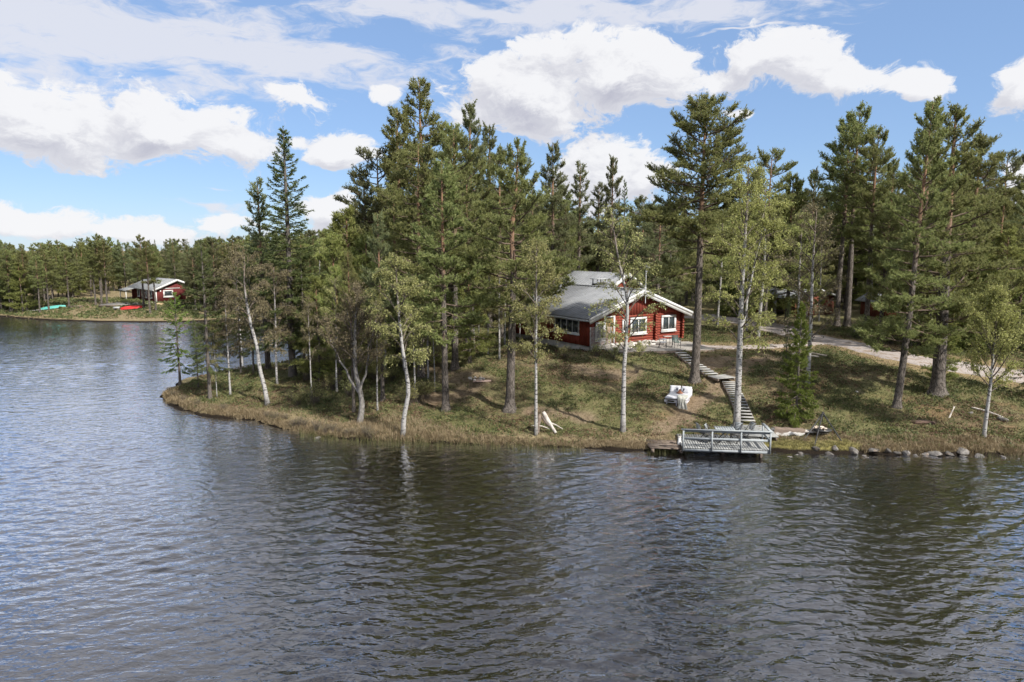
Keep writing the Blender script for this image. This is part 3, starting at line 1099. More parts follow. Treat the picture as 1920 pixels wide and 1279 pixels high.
G = {
    'pine_a': pine(1, 16, .34, 2.5, 'dome', 54),
    'pine_b': pine(2, 15, .28, 2.3, 'cone', 64),
    'pine_c': pine(3, 14, .16, 2.2, 'cone', 66),
    'pine_d': pine(4, 16, .42, 2.4, 'high', 52),
    'pine_e': pine(5, 13, .24, 2.3, 'dome', 56, mat='needle_dark'),
    'pine_f': pine(6, 15, .34, 2.0, 'cone', 60, mat='needle_dark'),
    'young_pine': pine(7, 9, .08, 1.9, 'cone', 60, .9, mat='needle_young', dead=0),
    'young_pine_b': pine(8, 8, .06, 1.7, 'bush', 54, .9, mat='needle_young', dead=0),
    'spruce_a': spruce(11, 13, 1.8, .08),
    'spruce_b': spruce(12, 10, 1.7, .04),
    'birch_a': birch(21, 10, .25, 2.2, 22),
    'birch_b': birch(22, 9, .28, 2.0, 22, mat='leaf_birch_yellow'),
    'birch_c': birch(23, 8, .28, 1.9, 20, mat='leaf_bare', leafd=.7),
    # single trees of the foreground
    'big_pine': pine(31, 18, .48, 2.7, 'dome', 76, 1.0, r0=.27, wob=.006, extra=((.55, 3.05, .0, 3.9, 1.0), (.47, .3, .0, 2.8, 1.0), (.42, 2.6, -.1, 2.8, .9), (.62, 5.9, .35, 3.0, 1.0), (.40, 3.4, -.1, 2.6, .9))),
    'dock_pine': pine(32, 16, .36, 2.8, 'bush', 58, 1.0, r0=.28, bend=[(0, 0, 0), (.3, .12, 0), (.55, .25, .1), (.66, .05, 0), (.8, .35, .1), (1, .5, 0)], extra=((.5, 3.3, .15, 2.8, .9), (.45, .1, .1, 2.6, .9), (.62, .4, .5, 2.0, 1))),
    'straight_pine': pine(33, 15, .30, 2.2, 'cone', 62, 1.0, r0=.21, wob=.004),
    'leaning_pine': pine(35, 17, .18, 2.4, 'cone', 70, 1.0, r0=.21, bend=[(0, 0, 0), (.3, .35, 0), (.6, .5, 0), (1, .9, .2)], extra=((.3, 3.4, -.25, 2.6, .8), (.26, .2, -.2, 2.4, .8))),
    'broad_pine': pine(36, 16, .24, 3.1, 'bush', 66, .95, r0=.36, wob=.01, extra=((.36, .4, .5, 3.4, .8), (.42, .9, .7, 3.2, .9), (.32, 5.6, .1, 3.4, .8), (.3, 2.9, .1, 3.0, .8))),
    'tall_spruce': spruce(41, 16, 2.2, .14, nb=180, gap=.04, power=.72, dens=1.15),
    'slim_pine': pine(42, 14, .40, 1.25, 'cone', 52, .9, mat='needle_dark'),
    'thin_spruce': spruce(43, 7, 1.5, .16, nb=60, gap=.1, power=.6, dens=.8, mat='needle_spruce_light'),
    'dark_spruce': spruce(44, 11, 1.6, .18, nb=90, gap=.05, power=.5),
    'young_spruce': spruce(45, 6.5, 1.8, .03, nb=120, mat='needle_spruce_light', power=1.0, dens=1.5),
    'leaning_birch': birch(51, 8.5, .32, 1.7, 18, mat='leaf_bare', leafd=.7, r0=.12, bend=[(0, 0, 0), (.12, -.12, 0), (.3, -.45, 0), (.36, -.35, 0), (.55, -.75, 0), (.8, -1.0, 0), (1, -.9, 0)]),
    'alder': birch(52, 7.6, .34, 1.8, 18, mat='leaf_bare', bark='bark_alder', leafd=.5, r0=.15, droop=.4, spread=.9, bend=[(0, 0, 0), (.06, .1, 0), (.14, .22, 0), (.25, .1, 0), (.4, -.15, 0), (.7, -.1, 0), (1, .1, 0)],
                   stems=((1.7, -1.9, .2, 5.6, .07, 9, 1.3), (1.9, .9, -.2, 6.0, .06, 9, 1.3), (2.1, -.7, .5, 6.6, .06, 8, 1.2))),
    'weeping_birch': birch(53, 9.0, .38, 2.0, 24, leafd=1.0, droop=1.35, r0=.115, bend=[(0, 0, 0), (.12, .05, 0), (.24, .35, 0), (.32, .3, 0), (.5, .05, 0), (.7, -.1, 0), (1, -.2, 0)]),
    'slender_birch': birch(54, 9.5, .36, 2.0, 24, leafd=1.0, r0=.095, wob=.004, n2=8),
    'terrace_birch': birch(55, 11.0, .34, 2.2, 26, leafd=.6, r0=.12, wob=.008, bend=[(0, 0, 0), (.3, -.02, 0), (.5, .1, 0), (.62, .1, 0), (.8, -.45, 0), (1, -.8, 0)], mat='leaf_birch'),
    'stair_birch': birch(56, 13.5, .30, 2.7, 34, leafd=.9, r0=.19, wob=.004, mat='leaf_birch_yellow', n2=9, droop=1.1, stems=((5.2, 1.5, .4, 11.5, .07, 10, 1.6),)),
    'bare_birch': birch(57, 9.5, .22, 2.1, 26, mat='leaf_bare', leafd=.5, r0=.11, wob=.008, droop=.35, spread=.65, bark='bark_birch'),
    'round_birch': birch(58, 6.6, .34, 2.2, 28, leafd=1.0, r0=.10, wob=.012, mat='leaf_birch_yellow', droop=.25, spread=.85, n2=9, n3=8),
}
G['twin_pine'] = G['pine_d']
G['tall_pine'] = G['pine_b']
for k_, g_ in G.items():
    if k_ not in ('twin_pine', 'tall_pine'):
        set_mats(g_)

TREE_XY = []
PROTO = {}


def plant(kind, name, label, x, y, H, rotz=None, sxy=1.0, group=None, sink=.06, cat=None):
    z = float(ground(np.array([x]), np.array([y]))[0]) - sink
    g = G[kind]
    s = H / g['H']
    rotz = random.Random(int(x * 131 + y * 517)).uniform(0, 6.28) if rotz is None else rotz
    TREE_XY.append((x, y))
    o = thing(name, label, cat or 'tree', (x, y, z), rotz, group, (s * sxy, s * sxy, s))
    for part in ('trunk', 'branches', 'crown'):
        if part in g:
            obj(part, g[part], None, o)
    return o


def tree_px(kind, name, label, bx, by, ty, rotz=None, sxy=1.0, group=None):
    """base where the photo shows it, top at the photo's height"""
    b = base_at(bx, by)
    H = top_z(b[1], ty) - b[2]
    return plant(kind, name, label, b[0], b[1], H, rotz, sxy, group)


def tree_far(kind, name, label, px, ty, dist, rotz=None, sxy=1.0, group=None):
    """base hidden: place by direction and distance"""
    x = x_at(px, dist, 6.0)
    gz = float(ground(np.array([x]), np.array([dist]))[0])
    return plant(kind, name, label, x, dist, top_z(dist, ty) - gz, rotz, sxy, group)

# ------------------------------------------------------------------ the point on the left
tree_px('thin_spruce', 'spruce_tree', 'small light green spruce at the tip of the point', 338, 722, 548, 0.4, 1.0)
tree_px('slender_birch', 'birch_tree', 'thin birch tight beside the dark spruce on the point', 407, 745, 600, 1.0, .55)
tree_px('dark_spruce', 'spruce_tree', 'dark narrow spruce near the tip of the point', 394, 748, 448, 1.2, .95)
tree_px('dark_spruce', 'spruce_tree', 'slim spruce on the back edge of the point, left of a pair', 452, 700, 500, 2.2, .7)
tree_px('dark_spruce', 'spruce_tree', 'slim spruce on the back edge of the point, right of a pair', 476, 699, 470, 3.2, .7)
tree_px('leaning_birch', 'birch_tree', 'white birch leaning left over the heather of the point', 502, 759, 478, 0.0, 1.0)
tree_px('slim_pine', 'pine_tree', 'slim pine left of the tall pointed spruce', 503, 694, 338, 2.0, 1.0)
tree_px('tall_spruce', 'spruce_tree', 'tall pointed spruce standing clear against the sky', 549, 706, 236, 0.7, 1.25)
tree_px('birch_c', 'birch_tree', 'thin white birch right of the tall spruce', 584, 738, 560, 2.6, .7)
tree_px('pine_b', 'pine_tree', 'dark pine trunk right behind the crooked grey alder', 664, 770, 470, 1.5, .7)
tree_px('alder', 'alder_tree', 'crooked many-stemmed grey alder on the grassy bank', 674, 793, 545, 0.0, 1.05)
tree_px('weeping_birch', 'birch_tree', 'weeping birch with a kinked white stem at the water edge', 756, 815, 482, 0.0, 1.0)
tree_px('pine_f', 'pine_tree', 'thin dark pine behind the weeping birch', 718, 752, 400, 4.0, .75)
tree_px('straight_pine', 'pine_tree', 'straight dark pine on the slope left of the fire place', 836, 770, 300, 0.6, 1.0)
tree_px('pine_a', 'pine_tree', 'pine trunk behind the straight pine, nearest the bare ground', 790, 707, 270, 0.9, .95)
tree_px('birch_a', 'birch_tree', 'grey birch beside the pine behind the fire place clearing', 803, 712, 470, 2.1, .7)
tree_px('pine_d', 'pine_tree', 'pine at the upper edge of the fire place clearing', 853, 692, 240, 5.1, .95)
tree_px('birch_c', 'birch_tree', 'pair of thin white stems in the wood, left one', 889, 655, 520, 0.2, .6)
tree_px('birch_a', 'birch_tree', 'pair of thin white stems in the wood, right one', 898, 660, 505, 1.2, .6)
tree_px('dock_pine', 'pine_tree', 'thick pine with flared roots left of the cabin', 956, 769, 262, 0.0, 1.0)
tree_px('slender_birch', 'birch_tree', 'slender white birch with driftwood leaning at its foot', 1005, 816, 452, 0.5, .82)
tree_px('terrace_birch', 'birch_tree', 'slender birch in front of the cabin terrace', 1168, 808, 395, 0.0, 1.0)
tree_px('big_pine', 'pine_tree', 'big round-headed pine beside the garden stairs', 1302, 716, 180, 0.0, 1.0)
tree_px('stair_birch', 'birch_tree', 'tall yellow-green birch rising beside the dock stairs', 1381, 803, 305, 0.3, .92)
tree_px('young_spruce', 'spruce_tree', 'bright green young spruce behind the cooking tripod', 1492, 792, 566, 0.3, .80)
tree_px('bare_birch', 'birch_tree', 'bare budding birch beyond the young spruce', 1514, 722, 392, 1.0, 1.0)
tree_px('dark_spruce', 'spruce_tree', 'thin spruce pole just left of the bare birch', 1473, 690, 560, .5, .55)
tree_px('leaning_pine', 'pine_tree', 'slightly leaning dark pine on the right slope', 1681, 764, 192, 0.0, .95)
tree_px('broad_pine', 'pine_tree', 'broad heavy-limbed pine by the drive on the right', 1757, 739, 196, 0.0, 1.0)
tree_px('round_birch', 'birch_tree', 'small round yellow-green birch on the right slope', 1845, 820, 563, 0.8, .86)
tree_px('twin_pine', 'pine_tree', 'tall pine by the shed, left of two close trunks', 1569, 612, 215, 0.2, .85)
tree_px('twin_pine', 'pine_tree', 'tall pine by the shed, right of two close trunks', 1588, 612, 196, 2.9, .9)
tree_px('spruce_b', 'spruce_tree', 'low dark spruce at the right edge of the slope', 1925, 742, 560, 0.2, 1.1)
tree_px('young_pine', 'pine_tree', 'small pine left of the broad pine on the slope', 1765, 722, 560, 0.2, .7)
tree_px('birch_b', 'birch_tree', 'young birch behind the tall dock birch, by the yard', 1400, 622, 440, 0.2, .8)
tree_px('birch_b', 'birch_tree', 'yellow birch in front of the carport left corner', 1452, 606, 380, 1.2, 1.1)
tree_px('birch_a', 'birch_tree', 'thin grey birch in front of the log shed end wall', 1535, 603, 420, 2.2, .8)
tree_px('birch_b', 'birch_tree', 'leafy birch close behind the tall dock birch', 1345, 610, 400, 3.0, 1.0)

PT = [('birch_c', 'birch_tree', 'small grey birch left of the leaning birch', 432, 742, 540, .9),
      ('birch_c', 'birch_tree', 'thin budding birch behind the leaning birch', 520, 720, 500, .9), ('dark_spruce', 'spruce_tree', 'dark spruce touching the tall spruce on its right', 572, 704, 470, 1.0),
      ('young_pine', 'pine_tree', 'leafy young pine below the tall spruce', 600, 712, 520, .9), ('birch_a', 'birch_tree', 'olive birch left of the crooked alder', 632, 735, 520, .85),
      ('birch_a', 'birch_tree', 'olive birch right of the crooked alder', 708, 770, 560, .75), ('spruce_b', 'spruce_tree', 'thin light spruce in the sedge near the tip', 372, 728, 590, .8), ('birch_a', 'birch_tree', 'birch behind the weeping birch on its right', 778, 745, 520, .8),
      ('birch_c', 'birch_tree', 'bare birch between weeping birch and straight pine', 815, 735, 560, .7)]
for (k, n, lab, bx, by, ty, sx) in PT:
    tree_px(k, n, lab, bx, by, ty, None, sx)

# tall trees whose feet are hidden
SKY = [
    ('tall_pine', 'pine_tree', 'tallest pine in the wood left of the cabin', 800, 148, 60, 1.0, 1.0),
    ('pine_b', 'pine_tree', 'dense pine just left of the tallest pine', 755, 205, 58, 2.0, 1.05),
    ('pine_f', 'pine_tree', 'spiky topped pine right of the tallest pine', 882, 195, 62, 3.0, .9),
    ('pine_c', 'pine_tree', 'yellowish dense pine below the tallest pine', 845, 235, 54, 4.0, 1.0),
    ('pine_f', 'pine_tree', 'pine with ragged top further right of the tallest pine', 918, 235, 66, .5, .9),
    ('pine_e', 'pine_tree', 'pine on the left flank of the wood, under a bright cloud', 712, 282, 60, 1.5, .95),
    ('pine_c', 'pine_tree', 'pine stepping down the left flank of the wood', 690, 330, 62, 2.5, .9),
    ('young_pine', 'pine_tree', 'pale green pine in the left flank of the wood', 655, 392, 58, 3.5, 1.1),
    ('young_pine_b', 'pine_tree', 'bushy young pine above the crooked alder', 690, 440, 50, 4.5, 1.0),
    ('young_pine', 'pine_tree', 'leafy light pine low in the left flank of the wood', 625, 440, 54, 5.5, 1.0),
    ('pine_c', 'pine_tree', 'full green pine between the alder and the straight pine', 745, 345, 50, .8, 1.0),
    ('pine_a', 'pine_tree', 'dense pine behind the straight dark pine', 875, 310, 52, 1.8, .9),
    ('pine_d', 'pine_tree', 'round topped pine left of the thick flared pine', 940, 275, 58, 2.8, .8),
    ('pine_f', 'pine_tree', 'pine behind the thick flared pine', 1036, 268, 62, 3.8, .85),
    ('slim_pine', 'pine_tree', 'narrow pointed pine above the cabin, beside a white cloud', 1082, 306, 68, 4.8, .95),
    ('pine_f', 'pine_tree', 'dark pine above the cabin chimney', 1146, 294, 70, 5.8, .75),
    ('spruce_a', 'spruce_tree', 'slim yellow-green spruce above the cabin ridge', 1168, 335, 69, .3, .8),
    ('slim_pine', 'pine_tree', 'short narrow pine left of the one above the chimney', 1122, 345, 72, 1.3, 1.0),
    ('pine_c', 'pine_tree', 'mid green pine behind the cabin left end', 1060, 380, 64, 2.3, .9),
    ('pine_e', 'pine_tree', 'pine between the cabin and the big round-headed pine', 1205, 372, 70, 3.3, .9),
    ('pine_e', 'pine_tree', 'dense green pine left below the big round-headed pine', 1235, 385, 58, 4.3, 1.0),
    ('pine_a', 'pine_tree', 'rounded pine right of the big round-headed pine', 1436, 276, 66, 5.3, .8),
    ('young_pine', 'pine_tree', 'light pine with its top right of the rounded pine', 1478, 330, 68, .9, .9),
    ('pine_f', 'pine_tree', 'dark slim pine left of the tall shed pines', 1514, 318, 74, 1.9, .8),
    ('pine_d', 'pine_tree', 'dense pine right behind the tall shed pines', 1628, 240, 62, 2.9, .85),
    ('pine_b', 'pine_tree', 'conical pine left of the leaning dark pine', 1655, 300, 60, 3.9, .8),
    ('tall_pine', 'pine_tree', 'pine with thin top between the leaning and the broad pine', 1722, 184, 52, 4.9, .8),
    ('pine_a', 'pine_tree', 'rounded pine right behind the broad pine', 1815, 250, 56, 5.9, 1.0),
    ('pine_e', 'pine_tree', 'small dark pine near the right edge of the sky', 1864, 288, 62, .6, .8),
    ('pine_b', 'pine_tree', 'pine crowding the right edge behind the round birch', 1905, 345, 55, 1.6, 1.1),
    ('young_pine', 'pine_tree', 'pale young pine behind the round birch', 1880, 430, 50, 2.6, 1.1),
    ('birch_b', 'birch_tree', 'big yellowish birch between cabin and shed, behind', 1425, 345, 58, 3.6, 1.1),
    ('birch_a', 'birch_tree', 'olive birch at the right corner of the cabin', 1310, 430, 60, 4.6, 1.1),
    ('birch_b', 'birch_tree', 'birch with light leaves right of the shed birch', 1500, 400, 62, 5.6, 1.0),
    ('spruce_b', 'spruce_tree', 'dark spruce beside the cabin right corner', 1255, 430, 62, 1.1, 1.2),
    ('birch_a', 'birch_tree', 'olive birch left of the cabin log corner', 975, 500, 56, 2.1, .8),
    ('birch_c', 'birch_tree', 'brownish budding birch left of the slim pine', 447, 465, 60, 3.1, .9),
    ('birch_a', 'birch_tree', 'olive birch low between the alder and the spruce', 612, 500, 56, 4.1, .9),
]
for (k, n, lab, px, ty, dist, rz, sx) in SKY:
    tree_far(k, n, lab, px, ty, dist, rz, sx)

# ------------------------------------------------------------------ the wood behind
rngw = np.random.default_rng(77)
SKYLINE = np.array([(-200, 450), (0, 462), (40, 472), (120, 470), (200, 452), (240, 470), (300, 462), (380, 462), (430, 460), (600, 445), (640, 425), (700, 380), (760, 330),
                    (1000, 345), (1060, 370), (1120, 400), (1190, 395), (1240, 385), (1330, 370), (1450, 350), (1520, 350), (1640, 320), (1800, 320), (1880, 370), (1920, 375), (2200, 350)])


def clear_of(x, y, dmin):
    for (a, b_) in TREE_XY:
        if (a - x) ** 2 + (b_ - y) ** 2 < dmin * dmin:
            return False
    return True


HOUSE_C = np.array([5.66, 50.0])


def blocked(x, y):
    lx, ly = x - HOUSE_C[0], y - HOUSE_C[1]
    q = lx * .842 + ly * .54
    s = -lx * .54 + ly * .842
    if -2 < q < 13 and -5 < s < 17:
        return True
    if pldist(ROAD, np.array([x]), np.array([y]))[0] < 3.6:
        return True
    pxx = 960 + FPX * x / y
    if 90 < y < 118 and 195 < pxx < 352:
        return True
    if y < 64 and 1020 < pxx < 1300:
        return True
    if 45 < y < 78 and (1440 < pxx < 1605 or 1635 < pxx < 1690):
        return True
    if 19 < x < 40 and 54 < y < 74:
        return True
    if -76 < x < -50 and 100 < y < 131:
        return True
    return False


def fill(n, xr, yr, kinds, label, group, dmin, hr, dl_min=1.5):
    c = 0
    tries = 0
    while c < n and tries < n * 60:
        tries += 1
        y = rngw.uniform(*yr)
        x = rngw.uniform(*xr) * (y / yr[1] if xr[0] * xr[1] < 0 and xr[1] > 30 else 1)
        px = 960 + FPX * x / y
        if px < -130 or px > 2060 or blocked(x, y) or not clear_of(x, y, dmin):
            continue
        if float(land_d(np.array([x]), np.array([y]))[0]) < dl_min:
            continue
        gz = float(ground(np.array([x]), np.array([y]))[0])
        lim = np.interp(px, SKYLINE[:, 0], SKYLINE[:, 1]) + rngw.uniform(-22, 50)
        H = min(top_z(y, lim) - gz, hr[1]) * rngw.uniform(.93, 1.0)
        if H < hr[0]:
            continue
        k, nm, lb = kinds[rngw.integers(len(kinds))]
        plant(k, nm, lb + ' ' + label, x, y, H, None, rngw.uniform(.85, 1.15), group + ', ' + lb.split()[-1])
        c += 1
    return c


PK = [(k, 'pine_tree', 'pine') for k in ('pine_a', 'pine_b', 'pine_c', 'pine_d', 'pine_e', 'pine_f', 'pine_c', 'pine_b')]
YK = [('young_pine', 'pine_tree', 'young light green pine'), ('young_pine_b', 'pine_tree', 'young light green pine')]
SK = [('spruce_a', 'spruce_tree', 'spruce'), ('spruce_b', 'spruce_tree', 'spruce')]
BK = [('birch_a', 'birch_tree', 'birch'), ('birch_b', 'birch_tree', 'birch'), ('birch_c', 'birch_tree', 'birch')]
# wood behind the cabin, from near to far
fill(34, (-16, 6), (58, 90), PK + YK + SK + BK, 'inside the wood left of the red cabin', 'wood left of the cabin', 2.0, (7, 16))
fill(70, (2, 62), (64, 96), PK + PK + YK + BK + SK, 'inside the wood behind cabin and shed', 'wood behind the cabin', 2.3, (7, 17))
fill(30, (-12, 100), (92, 130), PK + PK + SK, 'far back in the wood behind the cabin', 'deep wood behind the cabin', 2.6, (9, 17))
fill(20, (24, 46), (52, 64), PK + YK, 'in the wood right of the shed', 'wood right of the shed', 2.4, (8, 15))
fill(15, (-12, 2), (46, 60), YK + YK + BK + BK, 'in the undergrowth left of the cabin', 'undergrowth left of the cabin', 1.3, (3.5, 8.0), 2.5)
fill(14, (22, 44), (50, 60), YK + BK[:1], 'behind the drive on the right', 'young trees behind the drive', 1.6, (3.5, 8.0), 2.5)
# far shore
fill(34, (-100, -40), (101, 112), PK + [('pine_d', 'pine_tree', 'pine')] * 4, 'at the front of the far shore wood', 'far shore front', 2.2, (7, 13), 3.0)
fill(70, (-130, -16), (112, 150), PK + PK + SK + YK, 'in the dense wood on the far shore', 'far shore wood', 2.0, (8, 15.5))
fill(30, (-44, -15), (100, 116), PK + BK + SK, 'on the far shore right of the far cabin', 'far shore right', 1.9, (6, 12), 1.0)

for i, (px, by, ty, k) in enumerate([(75, 586, 478, 'pine_d'), (92, 581, 470, 'pine_d'), (180, 573, 455, 'pine_d'), (191, 572, 438, 'pine_d'), (201, 572, 450, 'pine_d'), (270, 578, 440, 'pine_d'), (282, 588, 452, 'pine_d'), (293, 584, 460, 'pine_d'), (130, 578, 470, 'pine_a')]):
    labs = ['leftmost single pine on the far bank by the grey planks', 'pine behind the upturned teal boat on the far bank', 'left one of three close pines by the far terrace', 'middle one of three close pines by the far terrace',
            'right one of three close pines by the far terrace', 'left trunk in front of the far red cabin', 'middle trunk in front of the far red cabin, nearest the water', 'right trunk in front of the far red cabin, at its corner', 'pine behind the low bench on the far bank']
    tree_px(k, 'pine_tree', labs[i], px, by, ty, i * 1.3, .95)


# ------------------------------------------------------------------ the wood far off, one mass
def wood_mass(name, label, pts, kinds):
    """many far trees that read as one wood"""
    n = len(pts)
    me = bpy.data.meshes.new(name)
    me.vertices.add(n)
    me.vertices.foreach_set('co', np.array([p[:3] for p in pts], np.float32).ravel())
    for nm, k, ty in (('rz', 3, 'FLOAT'), ('sc', 4, 'FLOAT'), ('kd', 5, 'FLOAT')):
        a_ = me.attributes.new(nm, ty, 'POINT'); a_.data.foreach_set('value', np.array([p[k] for p in pts], np.float32))
    o = bpy.data.objects.new(name, me); COL.objects.link(o)
    ng = bpy.data.node_groups.new(name, 'GeometryNodeTree')
    ng.interface.new_socket('Geometry', in_out='INPUT', socket_type='NodeSocketGeometry')
    ng.interface.new_socket('Geometry', in_out='OUTPUT', socket_type='NodeSocketGeometry')
    gi, go = ng.nodes.new('NodeGroupInput'), ng.nodes.new('NodeGroupOutput')
    jn = ng.nodes.new('GeometryNodeJoinGeometry')

    def attr(nm):
        a_ = ng.nodes.new('GeometryNodeInputNamedAttribute'); a_.data_type = 'FLOAT'; a_.inputs['Name'].default_value = nm
        return a_.outputs[0]
    cx = ng.nodes.new('ShaderNodeCombineXYZ'); ng.links.new(attr('rz'), cx.inputs[2])
    e2r = ng.nodes.new('FunctionNodeEulerToRotation'); ng.links.new(cx.outputs[0], e2r.inputs[0])
    for ki, kd in enumerate(kinds):
        cmp_ = ng.nodes.new('FunctionNodeCompare'); cmp_.data_type = 'FLOAT'; cmp_.operation = 'EQUAL'
        ng.links.new(attr('kd'), cmp_.inputs[0]); cmp_.inputs[1].default_value = ki; cmp_.inputs[12].default_value = .1
        for part in ('trunk', 'crown'):
            src = bpy.data.objects.new(name + '_source', G[kd][part])
            oi = ng.nodes.new('GeometryNodeObjectInfo'); oi.inputs['Object'].default_value = src; oi.inputs['As Instance'].default_value = True
            ip = ng.nodes.new('GeometryNodeInstanceOnPoints')
            ng.links.new(gi.outputs[0], ip.inputs['Points']); ng.links.new(cmp_.outputs[0], ip.inputs['Selection'])
            ng.links.new(oi.outputs['Geometry'], ip.inputs['Instance']); ng.links.new(e2r.outputs[0], ip.inputs['Rotation']); ng.links.new(attr('sc'), ip.inputs['Scale'])
            ng.links.new(ip.outputs[0], jn.inputs[0])
    ng.links.new(jn.outputs[0], go.inputs[0])
    md = o.modifiers.new('trees', 'NODES'); md.node_group = ng
    return tag(o, label, 'wood', kind='stuff')


MK = ['pine_b', 'pine_c', 'pine_e', 'pine_f', 'spruce_a', 'young_pine']


def mass_pts(n, pxr, yr, seed, off):
    rg = np.random.default_rng(seed)
    out = []
    while len(out) < n:
        y = yr[0] + (yr[1] - yr[0]) * rg.random() ** 1.2
        px = rg.uniform(*pxr)
        x = (px - 960) / FPX * y
        if blocked(x, y) or float(land_d(np.array([x]), np.array([y]))[0]) < 3:
            continue
        gz = float(ground(np.array([x]), np.array([y]))[0])
        lim = np.interp(px, SKYLINE[:, 0], SKYLINE[:, 1]) + rg.uniform(*off)
        k = int(rg.integers(len(MK)))
        H = min(max(top_z(y, lim) - gz, 5), 17)
        out.append((x, y, gz - .1, rg.uniform(0, 6.28), H / G[MK[k]]['H'], float(k)))
    return out


wood_mass('distant_wood', 'continuous dark pine wood beyond the far shore', mass_pts(830, (-250, 640), (106, 260), 3, (-16, 34)), MK)
wood_mass('distant_wood', 'continuous pine wood deep behind the red cabin', mass_pts(740, (560, 2200), (90, 220), 4, (14, 90)), MK)

# ================================================================== buildings
M['red'] = pmat('falu_red_boards', (.21, .042, .028), (.285, .068, .045), 3.5, .85, .35, (3, 3, .6), spec=.15, bscale=14, bdist=.008, c3=(.20, .05, .04))
M['red_log'] = pmat('falu_red_logs', (.22, .048, .032), (.30, .078, .052), 3.0, .85, .4, (.5, .5, 3), spec=.15, bscale=12, bdist=.01, c3=(.22, .065, .048))
M['maroon'] = pmat('maroon_boards', (.105, .024, .024), (.155, .038, .036), 3.5, .85, .35, (3, 3, .6), spec=.15)
M['dark_red'] = pmat('old_brown_red_boards', (.15, .052, .038), (.23, .085, .06), 3.5, .9, .4, (3, 3, .6), spec=.1)
M['white'] = pmat('white_trim_paint', (.62, .62, .62), (.74, .74, .73), 3, .55, .1, spec=.3, c3=(.56, .55, .53))
M['roof_metal'] = pmat('grey_sheet_roof', (.20, .208, .222), (.275, .283, .298), .9, .42, .08, spec=.5, c3=(.17, .175, .185))
M['roof_old'] = pmat('weathered_felt_roof', (.20, .21, .22), (.29, .30, .31), 1.5, .8, .2)
M['concrete'] = pmat('grey_plinth_concrete', (.30, .285, .27), (.40, .385, .365), 2.5, .9, .3)
M['door_wood'] = pmat('oiled_door_wood', (.22, .115, .050), (.33, .185, .085), 5, .6, .2, (6, 6, .7))
M['metal_dark'] = pmat('dark_sheet_metal', (.030, .030, .032), (.055, .055, .056), 5, .5, .1)
M['metal_grey'] = pmat('galvanised_metal', (.34, .35, .36), (.48, .49, .50), 6, .4, .1)
M['deck_grey'] = pmat('weathered_deck_boards', (.24, .225, .205), (.34, .32, .295), 3, .85, .35, (1, 1, 1), rnd=.10)
M['dock_wood'] = pmat('silver_grey_dock_boards', (.22, .225, .225), (.32, .325, .32), 4, .85, .35, rnd=.12)
M['step_wood'] = pmat('pale_step_planks', (.28, .278, .268), (.40, .395, .38), 4, .85, .35, rnd=.10)
M['rail_wood'] = pmat('blue_grey_rail_wood', (.25, .275, .295), (.35, .375, .39), 4, .8, .3, rnd=.05)
M['old_wood'] = pmat('old_brown_planks', (.13, .10, .080), (.25, .20, .165), 4, .95, .5, rnd=.15)
M['grey_wood'] = pmat('dry_grey_wood', (.30, .275, .255), (.50, .47, .44), 5, .9, .5, (1, 1, 1), rnd=.10)
M['dark_wood'] = pmat('stained_furniture_wood', (.055, .055, .058), (.10, .10, .10), 6, .7, .3, rnd=.08)
M['white_stone'] = pmat('pale_granite', (.40, .375, .35), (.55, .53, .50), 3, .9, .5, rnd=.10, c3=(.42, .36, .31))
M['stone'] = pmat('shore_granite', (.085, .078, .074), (.19, .178, .166), 3.5, .9, .6, rnd=.35, c3=(.19, .15, .12))
M['cloth_white'] = pmat('white_bed_linen', (.52, .53, .57), (.62, .62, .65), 5, .9, .3)
M['cloth_cream'] = pmat('cream_throw', (.40, .40, .36), (.52, .52, .47), 8, .95, .5)


def glass_mat(name, col, ior=1.9):
    m, t, b = newmat(name)
    tcn = nd(t, 'ShaderNodeTexCoord')
    n1 = noise(t, tcn.outputs['Object'], 1.7, 2, .5)
    t.links.new(mixc(t, n1.outputs['Fac'], tuple(c * .6 for c in col), tuple(c * 1.4 for c in col)), b.inputs['Base Color'])
    b.inputs['Roughness'].default_value = .03
    b.inputs['IOR'].default_value = ior
    bp = nd(t, 'ShaderNodeBump'); bp.inputs['Strength'].default_value = .06; bp.inputs['Distance'].default_value = .02
    t.links.new(n1.outputs['Fac'], bp.inputs['Height']); t.links.new(bp.outputs[0], b.inputs['Normal'])
    return m


M['glass'] = glass_mat('window_glass', (.035, .045, .050))
rngb = np.random.default_rng(9)


def boards(mb, u0, u1, z0, ztop, w=.145, th=.022, holes=(), y=0.0):
    """vertical board on board facade in the plane y, facing -y; ztop is a function of u"""
    n = max(1, int(round((u1 - u0) / w)))
    w = (u1 - u0) / n
    for i in range(n):
        a, b_ = u0 + i * w, u0 + (i + 1) * w
        spans = [(z0, None)]
        for (h0, h1, hz0, hz1) in holes:
            if b_ > h0 + .02 and a < h1 - .02:
                spans = [(z0, hz0), (hz1, None)]
        off = (th if i % 2 else 0) + rngb.uniform(0, .004)
        for (s0, s1) in spans:
            ta, tb = (ztop(a), ztop(b_)) if s1 is None else (s1, s1)
            if min(ta, tb) <= s0 + .01:
                ta, tb = max(ta, s0 + .01), max(tb, s0 + .01)
            yf = y - off - .012
            o = .012 if i % 2 else 0
            v = [[a - o, y, s0], [b_ + o, y, s0], [b_ + o, y, tb], [a - o, y, ta], [a - o, yf, s0], [b_ + o, yf, s0], [b_ + o, yf, tb], [a - o, yf, ta]]
            mb.add(v, [[4, 5, 6, 7], [0, 4, 7, 3], [5, 1, 2, 6], [3, 7, 6, 2], [0, 1, 5, 4]])


